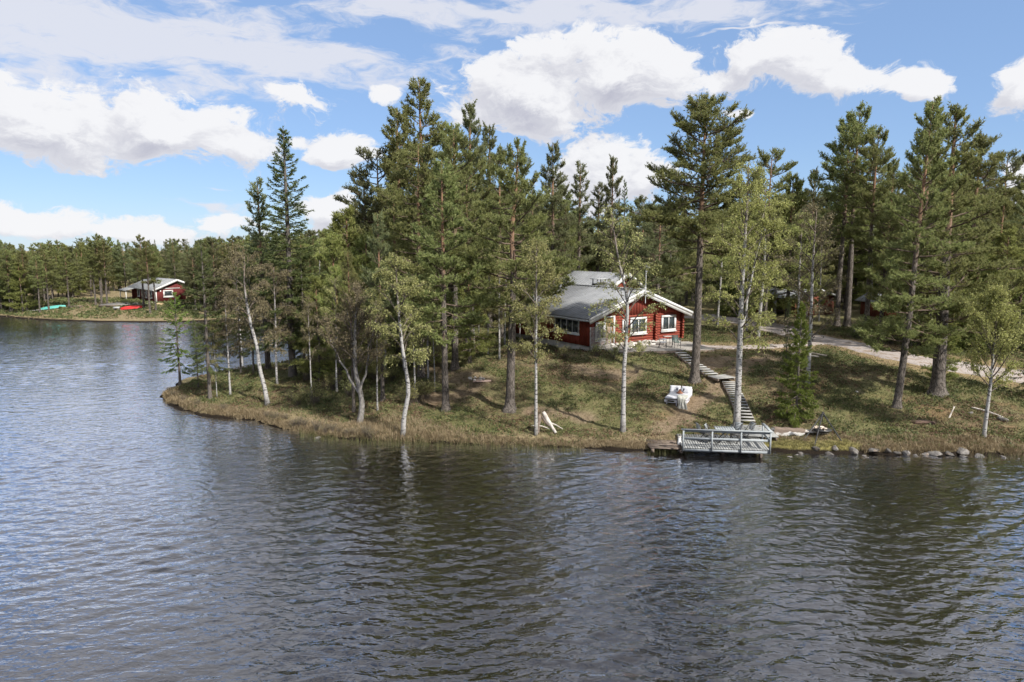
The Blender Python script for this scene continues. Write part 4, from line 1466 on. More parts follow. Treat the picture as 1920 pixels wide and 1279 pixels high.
def logs(mb, u0, u1, z0, z1, r=.105, holes=(), y=0.0, ext=.0):
    """horizontal round logs"""
    n = int(round((z1 - z0) / (r * 1.9)))
    st = (z1 - z0) / n
    for i in range(n):
        z = z0 + st * (i + .5)
        segs = [(u0 - ext, u1 + ext)]
        for (h0, h1, hz0, hz1) in holes:
            if hz0 - .03 < z < hz1 + .03:
                ns = []
                for (a, b_) in segs:
                    if h0 > a and h1 < b_:
                        ns += [(a, h0), (h1, b_)]
                    else:
                        ns.append((a, b_))
                segs = ns
        for (a, b_) in segs:
            mb.tube([[a, y, z], [b_, y, z]], st * .56, 8)


def window(parent, loc, w, h, rot=0.0, mull=1, frame=.13, name='window', sill=True):
    """white casing with mullions and panes, facing local -y"""
    mb = MB()
    f = frame
    mb.box((0, -.03, h / 2 - f / 2 + 0), (w, .07, f)).box((0, -.03, -h / 2 + f / 2), (w, .07, f))
    mb.box((-w / 2 + f / 2, -.03, 0), (f, .066, h - 2 * f)).box((w / 2 - f / 2, -.03, 0), (f, .066, h - 2 * f))
    o = obj(name, mb, M['white'], parent, loc, (0, 0, rot))
    if sill:
        obj('sill', MB().box((0, -.06, -h / 2 - .03), (w + .10, .14, .05)), M['white'], o)
    iw = w - 2 * f
    pw = iw / (mull + 1)
    for k in range(mull + 1):
        x = -iw / 2 + pw * (k + .5)
        obj('pane', MB().box((x, -.005, 0), (pw - .05, .012, h - 2 * f)), M['glass'], o)
        if k:
            obj('mullion', MB().box((-iw / 2 + pw * k, -.022, 0), (.055, .05, h - 2 * f)), M['white'], o)
    return o


def roof_slab(x0, z0, x1, z1, y0, y1, th=.09, rib=.36):
    """sheet metal slope from eave (x0,z0) to ridge (x1,z1), standing seams down the slope"""
    mb = MB()
    d = np.array([x1 - x0, 0, z1 - z0]); L = np.linalg.norm(d); d /= L
    nrm = np.array([-d[2], 0, d[0]])
    if nrm[2] < 0:
        nrm = -nrm
    a, b_ = np.array([x0, 0, z0]), np.array([x1, 0, z1])
    v = []
    for p, y in ((a, y0), (b_, y0), (b_, y1), (a, y1)):
        v += [p + [0, y, 0], p + [0, y, 0] + nrm * th]
    mb.add(v, [[1, 3, 5, 7], [0, 6, 4, 2], [0, 2, 3, 1], [2, 4, 5, 3], [4, 6, 7, 5], [6, 0, 1, 7]])
    n = int((y1 - y0) / rib)
    for i in range(n + 1):
        y = y0 + .02 + (y1 - y0 - .04) * i / n
        mb.bar(a + [0, y, 0] + nrm * (th + .012), b_ + [0, y, 0] + nrm * (th + .02), .05, .05, up=tuple(nrm))
    return mb


# ------------------------------------------------------------------ the red cabin
CA = math.atan2(.54, .842)
Z0 = 2.40
HC = (5.70, 50.0)
cabin = thing('red_cabin', 'red wooden cabin with white trim and grey metal roof', 'cabin', (HC[0], HC[1], Z0), CA)
W, DEP, ZB, ZE, ZR = 9.6, 10.0, .55, 2.78, 4.53
pit = (ZR - ZE) / (W / 2)
obj('plinth', MB().box((W / 2, DEP / 2, -.15), (W - .06, DEP - .06, 1.42)), M['concrete'], cabin)
topf = lambda u: ZE - .05 + pit * (u if u < W / 2 else W - u)
# left long wall: local u runs backwards along y
wl2 = MB()
boards(wl2, 0, DEP, ZB, lambda u: ZE - .02, holes=[(DEP - 4.30, DEP - 1.15, 1.30, 2.46)])
obj('side_wall', wl2, M['red'], cabin, (0, DEP, 0), (0, 0, R(-90)))
window(cabin, (-.01, 2.72, 1.88), 3.15, 1.16, R(-90), 3)
g1 = MB()
boards(g1, 0.0, 2.45, ZB, topf, holes=[(.55, 1.42, .95, 2.30), (1.46, 2.44, .5, 2.62)])
boards(g1, 2.45, W, 2.68, topf)
obj('gable_boards', g1, M['red'], cabin)
obj('inner_wall', MB().box((W / 2, DEP / 2, 1.62), (W - .10, DEP - .10, 2.1)), M['dark_red'], cabin)
lg = MB()
logs(lg, 2.45, W, ZB, 2.68, holes=[(3.95, 5.65, 1.25, 2.40), (7.25, 8.85, 1.25, 2.44)], y=.06)
obj('log_wall', lg, M['red_log'], cabin)
# log ends at the cross walls
for xq in (6.55, W - .06):
    le = MB()
    for k in range(10):
        z = ZB + .1 + k * .213
        le.tube([[xq, -.26 + rngb.uniform(-.03, .03), z], [xq, .3, z]], .112, 8)
    obj('log_corner', le, M['red_log'], cabin)
window(cabin, (.98, -.03, 1.62), .86, 1.34, 0, 0, .13)
dr = obj('door', MB().box((1.88, -.015, 1.50), (.72, .05, 2.0)), M['door_wood'], cabin)
obj('door_frame', MB().box((1.46, -.04, 1.55), (.12, .08, 2.15)).box((2.36, -.04, 1.55), (.14, .08, 2.15)).box((1.91, -.04, 2.66), (1.04, .082, .10)), M['white'], dr)
obj('handle', MB().box((2.15, -.065, 1.45), (.03, .06, .16)), M['metal_grey'], dr)
window(cabin, (4.80, -.06, 1.82), 1.70, 1.30, 0, 1, .17)
window(cabin, (8.05, -.06, 1.84), 1.60, 1.28, 0, 1, .17)
window(cabin, (3.32, -.06, 1.90), .34, .95, 0, 0, .09)
for sgn in (0, 1):
    xe, xr = ((-.55, W / 2) if sgn == 0 else (W + .55, W / 2))
    ze = ZE - .55 * pit
    rf = obj('roof', roof_slab(xe, ze + .02, xr, ZR + .02, -.62, DEP + .4), M['roof_metal'], cabin)
    bb = MB()
    d = np.array([xr - xe, 0, ZR - ze]); d /= np.linalg.norm(d)
    nn = np.array([-d[2], 0, d[0]]) * (1 if d[0] > 0 else -1)
    a, b_ = np.array([xe, 0, ze]), np.array([xr, 0, ZR])
    for (yy, hh, off) in ((-.655, .34, .0), (-.70, .16, .06)):
        vv = []
        for y in (yy, yy + .045):
            for p_ in (a, b_):
                vv += [p_ + [0, y, 0] + nn * (off + .02 - hh), p_ + [0, y, 0] + nn * (off + .045)]
        bb.add(vv, [[0, 1, 3, 2], [4, 6, 7, 5], [0, 4, 5, 1], [2, 3, 7, 6], [1, 5, 7, 3], [0, 2, 6, 4]])
    obj('bargeboard', bb, M['white'], rf)
    obj('gutter', MB().box((xe + (.03 if sgn == 0 else -.03), DEP / 2 - .1, ze - .07), (.09, DEP + .9, .14)), M['metal_grey'], rf)
obj('ridge_cap', MB().box((W / 2, DEP / 2 - .1, ZR + .135), (.30, DEP + 1.02, .05)), M['metal_grey'], cabin)
# the raised part behind
Y2, X2, HW2, ZR2 = 4.6, 7.5, 3.2, 5.62
p2 = .62
g2 = MB()
boards(g2, X2 - HW2 + .1, X2 + HW2 - .1, ZR2 - HW2 * p2 - .3, lambda u: ZR2 - .06 - p2 * abs(u - X2), y=Y2)
obj('upper_gable', g2, M['red'], cabin)
obj('upper_body', MB().box((X2, Y2 + 4.6, 1.9), (2 * HW2 - .3, 9.0, 3.4)), M['dark_red'], cabin)
for sgn in (-1, 1):
    xe = X2 + sgn * (HW2 + .35)
    ze = ZR2 - (HW2 + .35) * p2
    rf = obj('upper_roof', roof_slab(xe, ze, X2, ZR2, Y2 - .45, Y2 + 9.6), M['roof_metal'], cabin)
    bb = MB()
    a, b_ = np.array([xe, 0, ze]), np.array([X2, 0, ZR2])
    d = (b_ - a) / np.linalg.norm(b_ - a)
    nn = np.array([-d[2], 0, d[0]]) * (1 if d[0] > 0 else -1)
    vv = []
    for y in (Y2 - .50, Y2 - .455):
        for p_ in (a, b_):
            vv += [p_ + [0, y, 0] - nn * .15, p_ + [0, y, 0] + nn * .13]
    bb.add(vv, [[0, 1, 3, 2], [4, 6, 7, 5], [0, 4, 5, 1], [2, 3, 7, 6], [1, 5, 7, 3], [0, 2, 6, 4]])
    obj('bargeboard', bb, M['white'], rf)
ch = obj('chimney', MB().box((5.55, 5.6, 4.35), (.95, .75, .95)), M['metal_dark'], cabin)
obj('chimney_cap', MB().box((5.55, 5.6, 5.22), (1.25, 1.0, .05)).box((5.12, 5.3, 5.0), (.07, .07, .4)).box((5.98, 5.3, 5.0), (.07, .07, .4)).box((5.12, 5.9, 5.0), (.07, .07, .4)).box((5.98, 5.9, 5.0), (.07, .07, .4)), M['metal_grey'], ch)
obj('flashing', MB().box((5.55, 5.45, 4.12), (1.7, 1.2, .06), Matrix.Rotation(-math.atan(p2), 3, 'Y')), M['metal_dark'], ch)
an = obj('antenna_mast', MB().tube([[W / 2, -.78, 3.6], [W / 2, -.78, 6.35]], .030, 6), M['metal_grey'], cabin)
ap = MB()
for k in range(7):
    ap.box((W / 2 + .22, -.80, 6.0 + k * .11), (.62 - .03 * k, .025, .02))
ap.box((W / 2 + .22, -.76, 6.33), (.03, .03, .78)).box((W / 2 + .22, -.70, 6.33), (.5, .015, .72))
obj('antenna_panel', ap, M['metal_grey'], an)

# ------------------------------------------------------------------ terrace
TD0 = np.array([7.05, 48.55]); te = np.array([.986, .166]); tn = np.array([-.166, .986])
TZ = 2.76
deck = thing('terrace_deck', 'weathered plank terrace in front of the red cabin', 'terrace', (TD0[0], TD0[1], 0), math.atan2(te[1], te[0]))
wall_d = np.array([math.cos(CA), math.sin(CA)])
for i in range(30):
    t_ = .075 + i * .15
    # start of the board where it meets the cabin wall
    p = TD0 + tn * t_
    A_ = np.array([te, -wall_d]).T
    sol = np.linalg.solve(A_, np.array(HC) - p)
    x0 = max(0.0, sol[0] + .1) if sol[1] > -.3 else 0.0
    x1 = 8.0
    if sol[1] > 9.7 or x0 > x1 - .5:
        continue
    obj('deck_board', MB().box(((x0 + x1) / 2, t_, TZ - .02), (x1 - x0, .138, .04)), M['deck_grey'], deck)
obj('edge_beam', MB().box((4.0, .0, TZ - .16), (8.0, .05, .22)).box((.02, 1.0, TZ - .16), (.05, 1.9, .22)), M['old_wood'], deck)
for k in range(5):
    obj('support_post', MB().box((.3 + k * 1.85, .12, TZ - .75), (.12, .12, 1.1)), M['old_wood'], deck)

sc = thing('slat_screen', 'grey slatted wind screen at the near corner of the cabin', 'screen', (HC[0], HC[1], Z0), CA)
for k in range(19):
    obj('slat', MB().box((.62, -.62, .42 + k * .088), (1.98, .022, .045)), M['grey_wood'], sc)
for x in (-.35, .62, 1.58):
    obj('post', MB().box((x, -.57, 1.10), (.07, .07, 2.2 - .3)), M['grey_wood'], sc)


def blob(seed, sub=2, sq=(1, 1, .7), amp=.22):
    """a weathered stone"""
    import bmesh
    bm = bmesh.new()
    bmesh.ops.create_icosphere(bm, subdivisions=sub, radius=1)
    rg = np.random.default_rng(seed)
    c = np.array([v.co for v in bm.verts])
    for k in range(7):
        d = unit(rg.normal(size=3)); h = rg.uniform(.45, .85)
        over = c @ d - h
        c -= np.clip(over, 0, None)[:, None] * d * .85
    ph = rg.random(3) * 6
    c *= (1 + amp * .35 * (np.sin(c[:, :1] * 3 + ph[0]) + np.sin(c[:, 1:2] * 4 + ph[1]) + np.sin(c[:, 2:] * 5 + ph[2])) / 2)
    c *= np.array(sq)
    for v, q in zip(bm.verts, c):
        v.co = q
    me = bpy.data.meshes.new('stone'); bm.to_mesh(me); bm.free()
    at = me.attributes.new('tint', 'FLOAT', 'POINT')
    return me


PALE = [blob(100 + i, 2, (1, .8, .55)) for i in range(5)]
for m_ in PALE:
    m_.materials.append(M['white_stone'])
SHORE = [blob(200 + i, 2, (1, .75, .6), .5) for i in range(8)]
for m_ in SHORE:
    m_.materials.append(M['stone'])

sw = thing('stone_wall', 'low wall of pale boulders under the cabin log wall', 'wall', (HC[0], HC[1], Z0), CA)
k = 0
for row, (zz, yy, n) in enumerate(((.36, -.62, 10), (.52, -.25, 11), (.30, -1.15, 7))):
    for i in range(n):
        x = 1.6 + i * .46 + rngb.uniform(-.08, .08)
        s = rngb.uniform(.21, .33)
        obj('stone', PALE[k % 5], None, sw, (x, yy + rngb.uniform(-.1, .1), zz + rngb.uniform(-.03, .06)), (rngb.uniform(-.2, .2), rngb.uniform(-.2, .2), rngb.uniform(0, 6)), scale=(s * 1.15, s, s))
        k += 1


def garden_chair(name, label, loc, rz, mat, group=None):
    o = thing(name, label, 'chair', loc, rz, group)
    st = MB()
    for i in range(5):
        st.box((0, -.20 + i * .10, .43), (.46, .08, .025))
    obj('seat', st, mat, o)
    bk = MB()
    for i in range(6):
        z = .50 + i * .075
        bk.box((0, .24 + (z - .45) * .28, z), (.44, .022, .058), Matrix.Rotation(-.27, 3, 'X'))
    obj('backrest', bk, mat, o)
    for sx in (-.24, .24):
        obj('leg', MB().bar((sx, -.24, 0), (sx, -.22, .64), .028), M['metal_dark'], o)
        obj('leg', MB().bar((sx, .32, 0), (sx, .20, .45), .028), M['metal_dark'], o)
        obj('back_post', MB().bar((sx, .22, .42), (sx, .38, .95), .028), M['metal_dark'], o)
        obj('armrest', MB().box((sx, .03, .65), (.05, .52, .025)), mat, o)
    return o


M['teal'] = pmat('dark_teal_chair_paint', (.035, .085, .080), (.060, .125, .115), 6, .5, .1)
M['pale_blue'] = pmat('pale_blue_chair_cushion', (.32, .36, .42), (.42, .46, .52), 6, .8, .2)


def on_terrace(px, py):
    return P(px, py, TZ)


c1_ = on_terrace(1243, 652)
garden_chair('garden_chair', 'pale blue garden chair on the terrace, seen from the side', (c1_[0], c1_[1], TZ), R(80), M['pale_blue'])
c2_ = on_terrace(1268, 652)
garden_chair('garden_chair', 'dark teal garden chair on the terrace, nearer the corner', (c2_[0], c2_[1], TZ), R(8), M['teal'])
c3_ = on_terrace(1255, 649)
tb = thing('garden_table', 'small dark garden table between two terrace chairs', 'table', (c3_[0], c3_[1] + .5, TZ), .2)
tt = MB()
for i in range(6):
    tt.box((-.30 + i * .12, 0, .70), (.11, .62, .025))
obj('tabletop', tt, M['grey_wood'], tb)
for sx, sy in ((-.28, -.25), (.28, -.25), (-.28, .25), (.28, .25)):
    obj('leg', MB().bar((sx, sy, 0), (sx * .9, sy * .9, .69), .03), M['metal_dark'], tb)


# ------------------------------------------------------------------ carport, small shed
def simple_shed(name, label, loc, rz, w, d, zw, zr, wallm, openleft):
    o = thing(name, label, 'shed', loc, rz)
    tf = lambda u: zw - .04 + (zr - zw) * (1 - abs(u - w / 2) / (w / 2))
    gb = MB()
    if openleft:
        boards(gb, w * .42, w, .05, tf)
        boards(gb, 0, w * .42, zw - .25, tf)
        obj('gable_wall', gb, wallm, o)
        obj('back_wall', MB().box((w / 2, d - .06, zw / 2), (w - .1, .08, zw - .1)), wallm, o)
        obj('inner_wall', MB().box((w * .42, d / 2, zw / 2), (.08, d - .2, zw - .1)), wallm, o)
        for (x, y) in ((.06, .05), (w * .21, .05), (.06, d / 2), (.06, d - .05)):
            obj('post', MB().box((x, y, zw / 2 - .1), (.13, .13, zw + .1)), wallm, o)
    else:
        boards(gb, 0, w, .05, tf)
        obj('gable_wall', gb, wallm, o)
        obj('body', MB().box((w / 2, d / 2, zw / 2), (w - .06, d - .06, zw - .05)), wallm, o)
    sl_ = (zr - zw) / (w / 2)
    for sgn in (0, 1):
        xe = -.4 if sgn == 0 else w + .4
        rf = obj('roof', roof_slab(xe, zw - .4 * sl_, w / 2, zr, -.5, d + .4, .08, .6), M['roof_old'], o)
        a, b_ = np.array([xe, 0, zw - .4 * sl_]), np.array([w / 2, 0, zr])
        dd = (b_ - a) / np.linalg.norm(b_ - a)
        nn = np.array([-dd[2], 0, dd[0]]) * (1 if dd[0] > 0 else -1)
        vv = []
        for y in (-.55, -.51):
            for p_ in (a, b_):
                vv += [p_ + [0, y, 0] - nn * .08, p_ + [0, y, 0] + nn * .10]
        obj('bargeboard', MB().add(vv, [[0, 1, 3, 2], [4, 6, 7, 5], [0, 4, 5, 1], [2, 3, 7, 6], [1, 5, 7, 3], [0, 2, 6, 4]]), M['white'], rf)
    return o


cp = base_at(1490, 594)
simple_shed('carport_shed', 'brown-red open carport shed with pale flat-pitched roof in the wood', (cp[0], cp[1], cp[2] - .1), R(30), 6.6, 5.5, 2.15, 3.0, M['dark_red'], True)
sp_ = base_at(1648, 596)
shd = simple_shed('red_shed', 'small dark red shed behind the leaning pine', (sp_[0], sp_[1], sp_[2] - .1), R(12), 2.4, 3.0, 1.9, 2.5, M['dark_red'], False)
window(shd, (1.75, -.04, 1.15), .62, .8, 0, 0, .07, sill=False)

# ------------------------------------------------------------------ the far cabin
fp = P(293.5, 571, 1.15)
fc = thing('far_cabin', 'dark red cabin with white corners on the far shore', 'cabin', (fp[0], fp[1], 1.15), R(45))
FW1, FW, FD, FE, FR = 3.3, 4.7, 12.5, 2.55, 3.95
ftop = lambda u: FE + (FR - FE) * (u / FW1 if u < FW1 else max(0.35, 1 - (u - FW1) / (FW - FW1 + .9) * .62))
fb_ = MB(); boards(fb_, 0, FW, .25, lambda u: ftop(u) - .05, w=.2)
obj('gable_wall', fb_, M['maroon'], fc)
fs = MB(); boards(fs, 0, FD, .25, lambda u: FE - .05, w=.2)
obj('side_wall', fs, M['maroon'], fc, (0, FD, 0), (0, 0, R(-90)))
obj('body', MB().box((FW / 2, FD / 2, 1.35), (FW - .1, FD - .1, 2.2)), M['dark_red'], fc)
obj('plinth', MB().box((FW / 2, FD / 2, -.1), (FW + .02, FD + .02, .7)), M['white'], fc)
rf = obj('roof', roof_slab(-.6, FE - .6 * (FR - FE) / FW1, FW1, FR, -.5, FD + .5, .1, .6), M['roof_old'], fc)
rf2 = obj('roof', roof_slab(FW + .4, FR - .75, FW1, FR, -.5, FD + .5, .1, .6), M['roof_metal'], fc)
for (a, b_, pr_) in ((np.array([-.6, 0, FE - .6 * (FR - FE) / FW1]), np.array([FW1, 0, FR]), rf), (np.array([FW + .4, 0, FR - .75]), np.array([FW1, 0, FR]), rf2)):
    dd = (b_ - a) / np.linalg.norm(b_ - a)
    nn = np.array([-dd[2], 0, dd[0]]) * (1 if dd[0] > 0 else -1)
    vv = []
    for y in (-.56, -.51):
        for p_ in (a, b_):
            vv += [p_ + [0, y, 0] - nn * .16, p_ + [0, y, 0] + nn * .13]
    obj('bargeboard', MB().add(vv, [[0, 1, 3, 2], [4, 6, 7, 5], [0, 4, 5, 1], [2, 3, 7, 6], [1, 5, 7, 3], [0, 2, 6, 4]]), M['white'], pr_)
obj('corner_board', MB().box((-.03, -.04, 1.4), (.24, .24, 2.35)), M['white'], fc)
obj('frieze_board', MB().box((2.0, -.06, 2.58), (3.6, .05, .1)), M['white'], fc)
window(fc, (1.9, -.05, 1.72), 1.55, 1.15, 0, 0, .2)
obj('wall_lamp', MB().tube([[.72, -.08, 2.1], [.72, -.08, 2.3]], .09, 8), M['white'], fc)
for (y, w_) in ((2.2, 1.1), (4.6, 1.1), (8.6, 1.2)):
    window(fc, (-.05, y, 1.55), w_, 1.3, R(-90), 0, .16)
fd_ = obj('door', MB().box((-.06, 6.6, 1.25), (.06, .95, 2.0)), M['white'], fc)
obj('door_glass', MB().box((-.10, 6.6, 1.35), (.03, .45, 1.55)), M['glass'], fd_)
pr2 = obj('porch_roof', roof_slab(-2.0, FE - .62, -.1, FE - .15, 9.0, FD + .4, .08, .6), M['roof_old'], fc)
for y in (9.3, FD):
    obj('porch_post', MB().box((-1.85, y, 1.05), (.12, .12, 1.85)), M['white'], pr2)

ftp = base_at(243, 572)
fdk = thing('far_terrace', 'low grey plank terrace beside the far cabin', 'terrace', (ftp[0], ftp[1], ftp[2] + .12), R(8))
for i in range(14):
    obj('deck_board', MB().box((-.4 + .02 * i, -1.4 + i * .42, .05), (7.0, .40, .06)), M['deck_grey'], fdk)
obj('edge_beam', MB().box((-.4, -1.64, -.12), (7.0, .06, .3)), M['old_wood'], fdk)
M['sand'] = pmat('sand_patch', (.40, .30, .17), (.52, .40, .24), 4, .95, .4)
sd = base_at(279, 572)
obj_sand = MB()
for i in range(1):
    ang = np.linspace(0, 6.28, 24, endpoint=False)
    rr = 1 + .15 * np.sin(ang * 3)
    X_ = sd[0] + np.cos(ang) * 2.6 * rr; Y_ = sd[1] + np.sin(ang) * 2.4 * rr
    V_ = np.concatenate([[[sd[0], sd[1], 0]], np.stack([X_, Y_, 0 * X_], 1), np.stack([sd[0] + (X_ - sd[0]) * .5, sd[1] + (Y_ - sd[1]) * .5, 0 * X_], 1)])
    V_[:, 2] = ground(V_[:, 0], V_[:, 1]) + .05
    n_ = 24
    q_ = [[1 + j, 1 + (j + 1) % n_, 1 + n_ + (j + 1) % n_, 1 + n_ + j] for j in range(n_)]
    obj_sand.add(V_, q_, [[0, 1 + n_ + j, 1 + n_ + (j + 1) % n_] for j in range(n_)])
tag(obj('sand_patch', obj_sand, M['sand'], smoothf=True), 'pale sand patch in front of the far cabin', kind='structure')


def hull(name, label, cat, L, wd, h, loc, rz, tilt, mat):
    """an upturned boat, keel up"""
    n, m_ = 17, 9
    u = np.linspace(-1, 1, n); a = np.linspace(0, math.pi, m_)
    wv = wd / 2 * (1 - np.abs(u) ** 2.6) ** .7 + .01
    hv = h * (1 - .35 * np.abs(u) ** 3)
    V = np.stack([np.repeat(u[:, None] * L / 2, m_, 1), wv[:, None] * np.cos(a)[None], hv[:, None] * np.sin(a)[None] ** .7], -1)
    i, j = np.meshgrid(np.arange(n - 1), np.arange(m_ - 1), indexing='ij')
    q0 = (i * m_ + j).ravel()
    o = thing(name, label, cat, loc, rz)
    o.rotation_euler = (0, tilt, rz)
    obj('hull', MB().add(V.reshape(-1, 3), np.stack([q0, q0 + 1, q0 + m_ + 1, q0 + m_], -1)), mat, o, smoothf=True)
    rail = MB()
    for sgn in (1, -1):
        rail.tube(np.stack([u * L / 2, sgn * wv, 0 * u + .02], -1), .025, 5)
    obj('gunwale', rail, M['metal_dark'], o)
    obj('keel', MB().tube(np.stack([u * L / 2, 0 * u, hv + .005], -1), .018, 5), mat, o)
    return o


M['teal_boat'] = pmat('teal_boat_paint', (.09, .36, .33), (.13, .45, .40), 3, .45, .1)
M['red_boat'] = pmat('red_canoe_paint', (.50, .028, .028), (.60, .040, .036), 3, .4, .1)
b0 = base_at(100, 579)
hull('upturned_boat', 'upturned teal boat lying on the far bank', 'boat', 3.6, .85, .45, (b0[0], b0[1], b0[2]), R(14), R(-7), M['teal_boat'])
b1 = base_at(247, 580)
hull('upturned_canoe', 'upturned bright red canoe on the grass by the far cabin', 'canoe', 3.1, .75, .5, (b1[0], b1[1], b1[2] + .02), R(14), R(-5), M['red_boat'])
pk = thing('plank_ramp', 'grey plank ramp running down to the water on the far bank', 'ramp', (*base_at(58, 584)[:2], float(base_at(58, 584)[2])), R(16))
for i in range(5):
    obj('plank', MB().box((0, -.5 + i * .25, .12 + .02 * (i % 2)), (3.9, .22, .05), Matrix.Rotation(R(-5), 3, 'Y')), M['grey_wood'], pk)
bn = base_at(143, 579)
fb2 = thing('log_bench', 'low log bench between boat and terrace on the far bank', 'bench', (bn[0], bn[1], bn[2]), .1)
obj('seat', MB().box((0, 0, .42), (2.0, .35, .08)), M['old_wood'], fb2)
for x in (-.7, .7):
    obj('leg', MB().box((x, 0, .2), (.18, .3, .4)), M['old_wood'], fb2)
mb0 = base_at(91.5, 577)
ms = thing('mailbox_post', 'dark box on a grey post on the far bank', 'post', (mb0[0], mb0[1], mb0[2]), .3)
obj('post', MB().box((0, 0, .7), (.14, .14, 1.5)), M['grey_wood'], ms)
obj('box', MB().box((0, 0, 1.6), (.6, .45, .42)), M['metal_dark'], ms)
fr0 = base_at(219, 582)
fpit = thing('grill_frame', 'small grey grill box beside the red canoe', 'grill', (fr0[0], fr0[1], fr0[2]), .2)
obj('box', MB().box((0, 0, .42), (.85, .5, .25)), M['metal_grey'], fpit)
for sx, sy in ((-.35, -.2), (.35, -.2), (-.35, .2), (.35, .2)):
    obj('leg', MB().box((sx, sy, .15), (.05, .05, .3)), M['metal_grey'], fpit)

# ================================================================== the dock
DZ = .46
fl, fr = P(1279, 838.5, DZ), P(1444, 844, DZ)
ev = (fr - fl)[:2]; DWID = float(np.linalg.norm(ev)); drz = math.atan2(ev[1], ev[0])
dock = thing('lake_dock', 'grey plank dock with a railing over the water', 'dock', (fl[0], fl[1], 0), drz)
nb_ = 34
for i in range(nb_):
    w_ = DWID / nb_
    ln = 2.55 + rngb.uniform(-.02, .02)
    obj('deck_board', MB().box((w_ * (i + .5), ln / 2 - .06, DZ - .02 + rngb.uniform(-.004, .004)), (w_ - .024, ln, .038)), M['dock_wood'], dock)
obj('front_beam', MB().box((DWID / 2, -.03, DZ - .12), (DWID + .02, .05, .12)), M['rail_wood'], dock)
obj('back_beam', MB().box((DWID / 2, 2.4, DZ - .14), (DWID, .10, .18)), M['old_wood'], dock)
for x in (.25, DWID / 2, DWID - .25):
    obj('pile', MB().tube([[x, .75, -1.2], [x, .75, DZ - .06]], .09, 8), M['old_wood'], dock)
    obj('joist', MB().box((x, 1.2, DZ - .12), (.09, 2.3, .15)), M['old_wood'], dock)
RH = .90
for k in range(4):
    x = .03 + (DWID - .06) * k / 3
    obj('post', MB().box((x, -.085, DZ + RH / 2 - .085), (.075, .06, RH + .13)), M['rail_wood'], dock)
obj('top_rail', MB().box((DWID / 2, -.07, DZ + RH + .02), (DWID + .16, .15, .035)), M['rail_wood'], dock)
obj('under_rail', MB().box((DWID / 2, -.045, DZ + RH - .06), (DWID, .03, .10)), M['rail_wood'], dock)
obj('middle_rail', MB().box((DWID / 2, -.035, DZ + .46), (DWID, .035, .12)), M['rail_wood'], dock)
# railing returning along the right side
obj('post', MB().box((DWID - .02, 1.5, DZ + RH / 2), (.06, .085, RH + .06)), M['rail_wood'], dock)
obj('side_rail', MB().box((DWID - .02, .72, DZ + RH + .02), (.14, 1.7, .034)), M['rail_wood'], dock)
obj('side_rail', MB().box((DWID - .02, .70, DZ + .46), (.035, 1.6, .12)), M['rail_wood'], dock)
# upper landing between the dock and the stairs
lp = P(1412, 806, DZ + .1)
ld = thing('dock_landing', 'square plank landing between dock and stairs', 'landing', (lp[0], lp[1], 0), drz)
for i in range(16):
    obj('deck_board', MB().box((0, -1.15 + i * .145, DZ + .07), (2.0 - .02 * (i % 3), .13, .04)), M['dock_wood'], ld)
obj('frame_beam', MB().box((-.9, -.05, DZ - .05), (.08, 2.3, .17)).box((.9, -.05, DZ - .05), (.08, 2.3, .17)), M['old_wood'], ld)

jt0 = P(1248, 833, .32)
jet = thing('old_jetty', 'old brown plank jetty left of the railed dock', 'jetty', (jt0[0], jt0[1], 0), drz + .02)
for i in range(8):
    obj('plank', MB().box((0 + rngb.uniform(-.05, .05), -.55 + i * .19, .28 + rngb.uniform(-.012, .012)), (1.75, .175, .05)), M['old_wood'], jet)
for x in (-.7, .7):
    obj('beam', MB().box((x, .1, .16), (.14, 1.6, .18)), M['old_wood'], jet)
wp = P(1273.5, 833, .32)
wps = thing('mooring_post', 'short white mooring post beside the dock railing', 'post', (wp[0], wp[1], .28), .1)
obj('post', MB().tube([[0, 0, -.5], [0, 0, .36], [0.005, 0, .42]], [.085, .083, .07], 10), M['white'], wps)
obj('cap', MB().tube([[0, 0, .42], [0, 0, .45]], .09, 10), M['grey_wood'], wps)


def fold_chair(label, loc, rz):
    o = thing('folding_chair', label, 'chair', loc, rz, None)
    st = MB()
    for i in range(6):
        st.box((0, -.19 + i * .078, .43), (.42, .062, .02))
    obj('seat', st, M['dark_wood'], o)
    bk = MB()
    for i in range(5):
        bk.box((0, .30 + i * .022, .60 + i * .075), (.42, .02, .064), Matrix.Rotation(-.28, 3, 'X'))
    obj('backrest', bk, M['rail_wood'], o)
    for sx in (-.2, .2):
        obj('leg', MB().bar((sx, -.28, 0), (sx, .42, .95), .026, .05, up=(1, 0, 0)), M['dark_wood'], o)
        obj('leg', MB().bar((sx * .86, .28, 0), (sx * .86, -.22, .43), .026, .05, up=(1, 0, 0)), M['dark_wood'], o)
    obj('stretcher', MB().bar((-.2, .2, .11), (.2, .2, .11), .025), M['dark_wood'], o)
    return o


def on_dock(px, py, z=DZ):
    p = P(px, py, z)
    return (p[0], p[1], z)


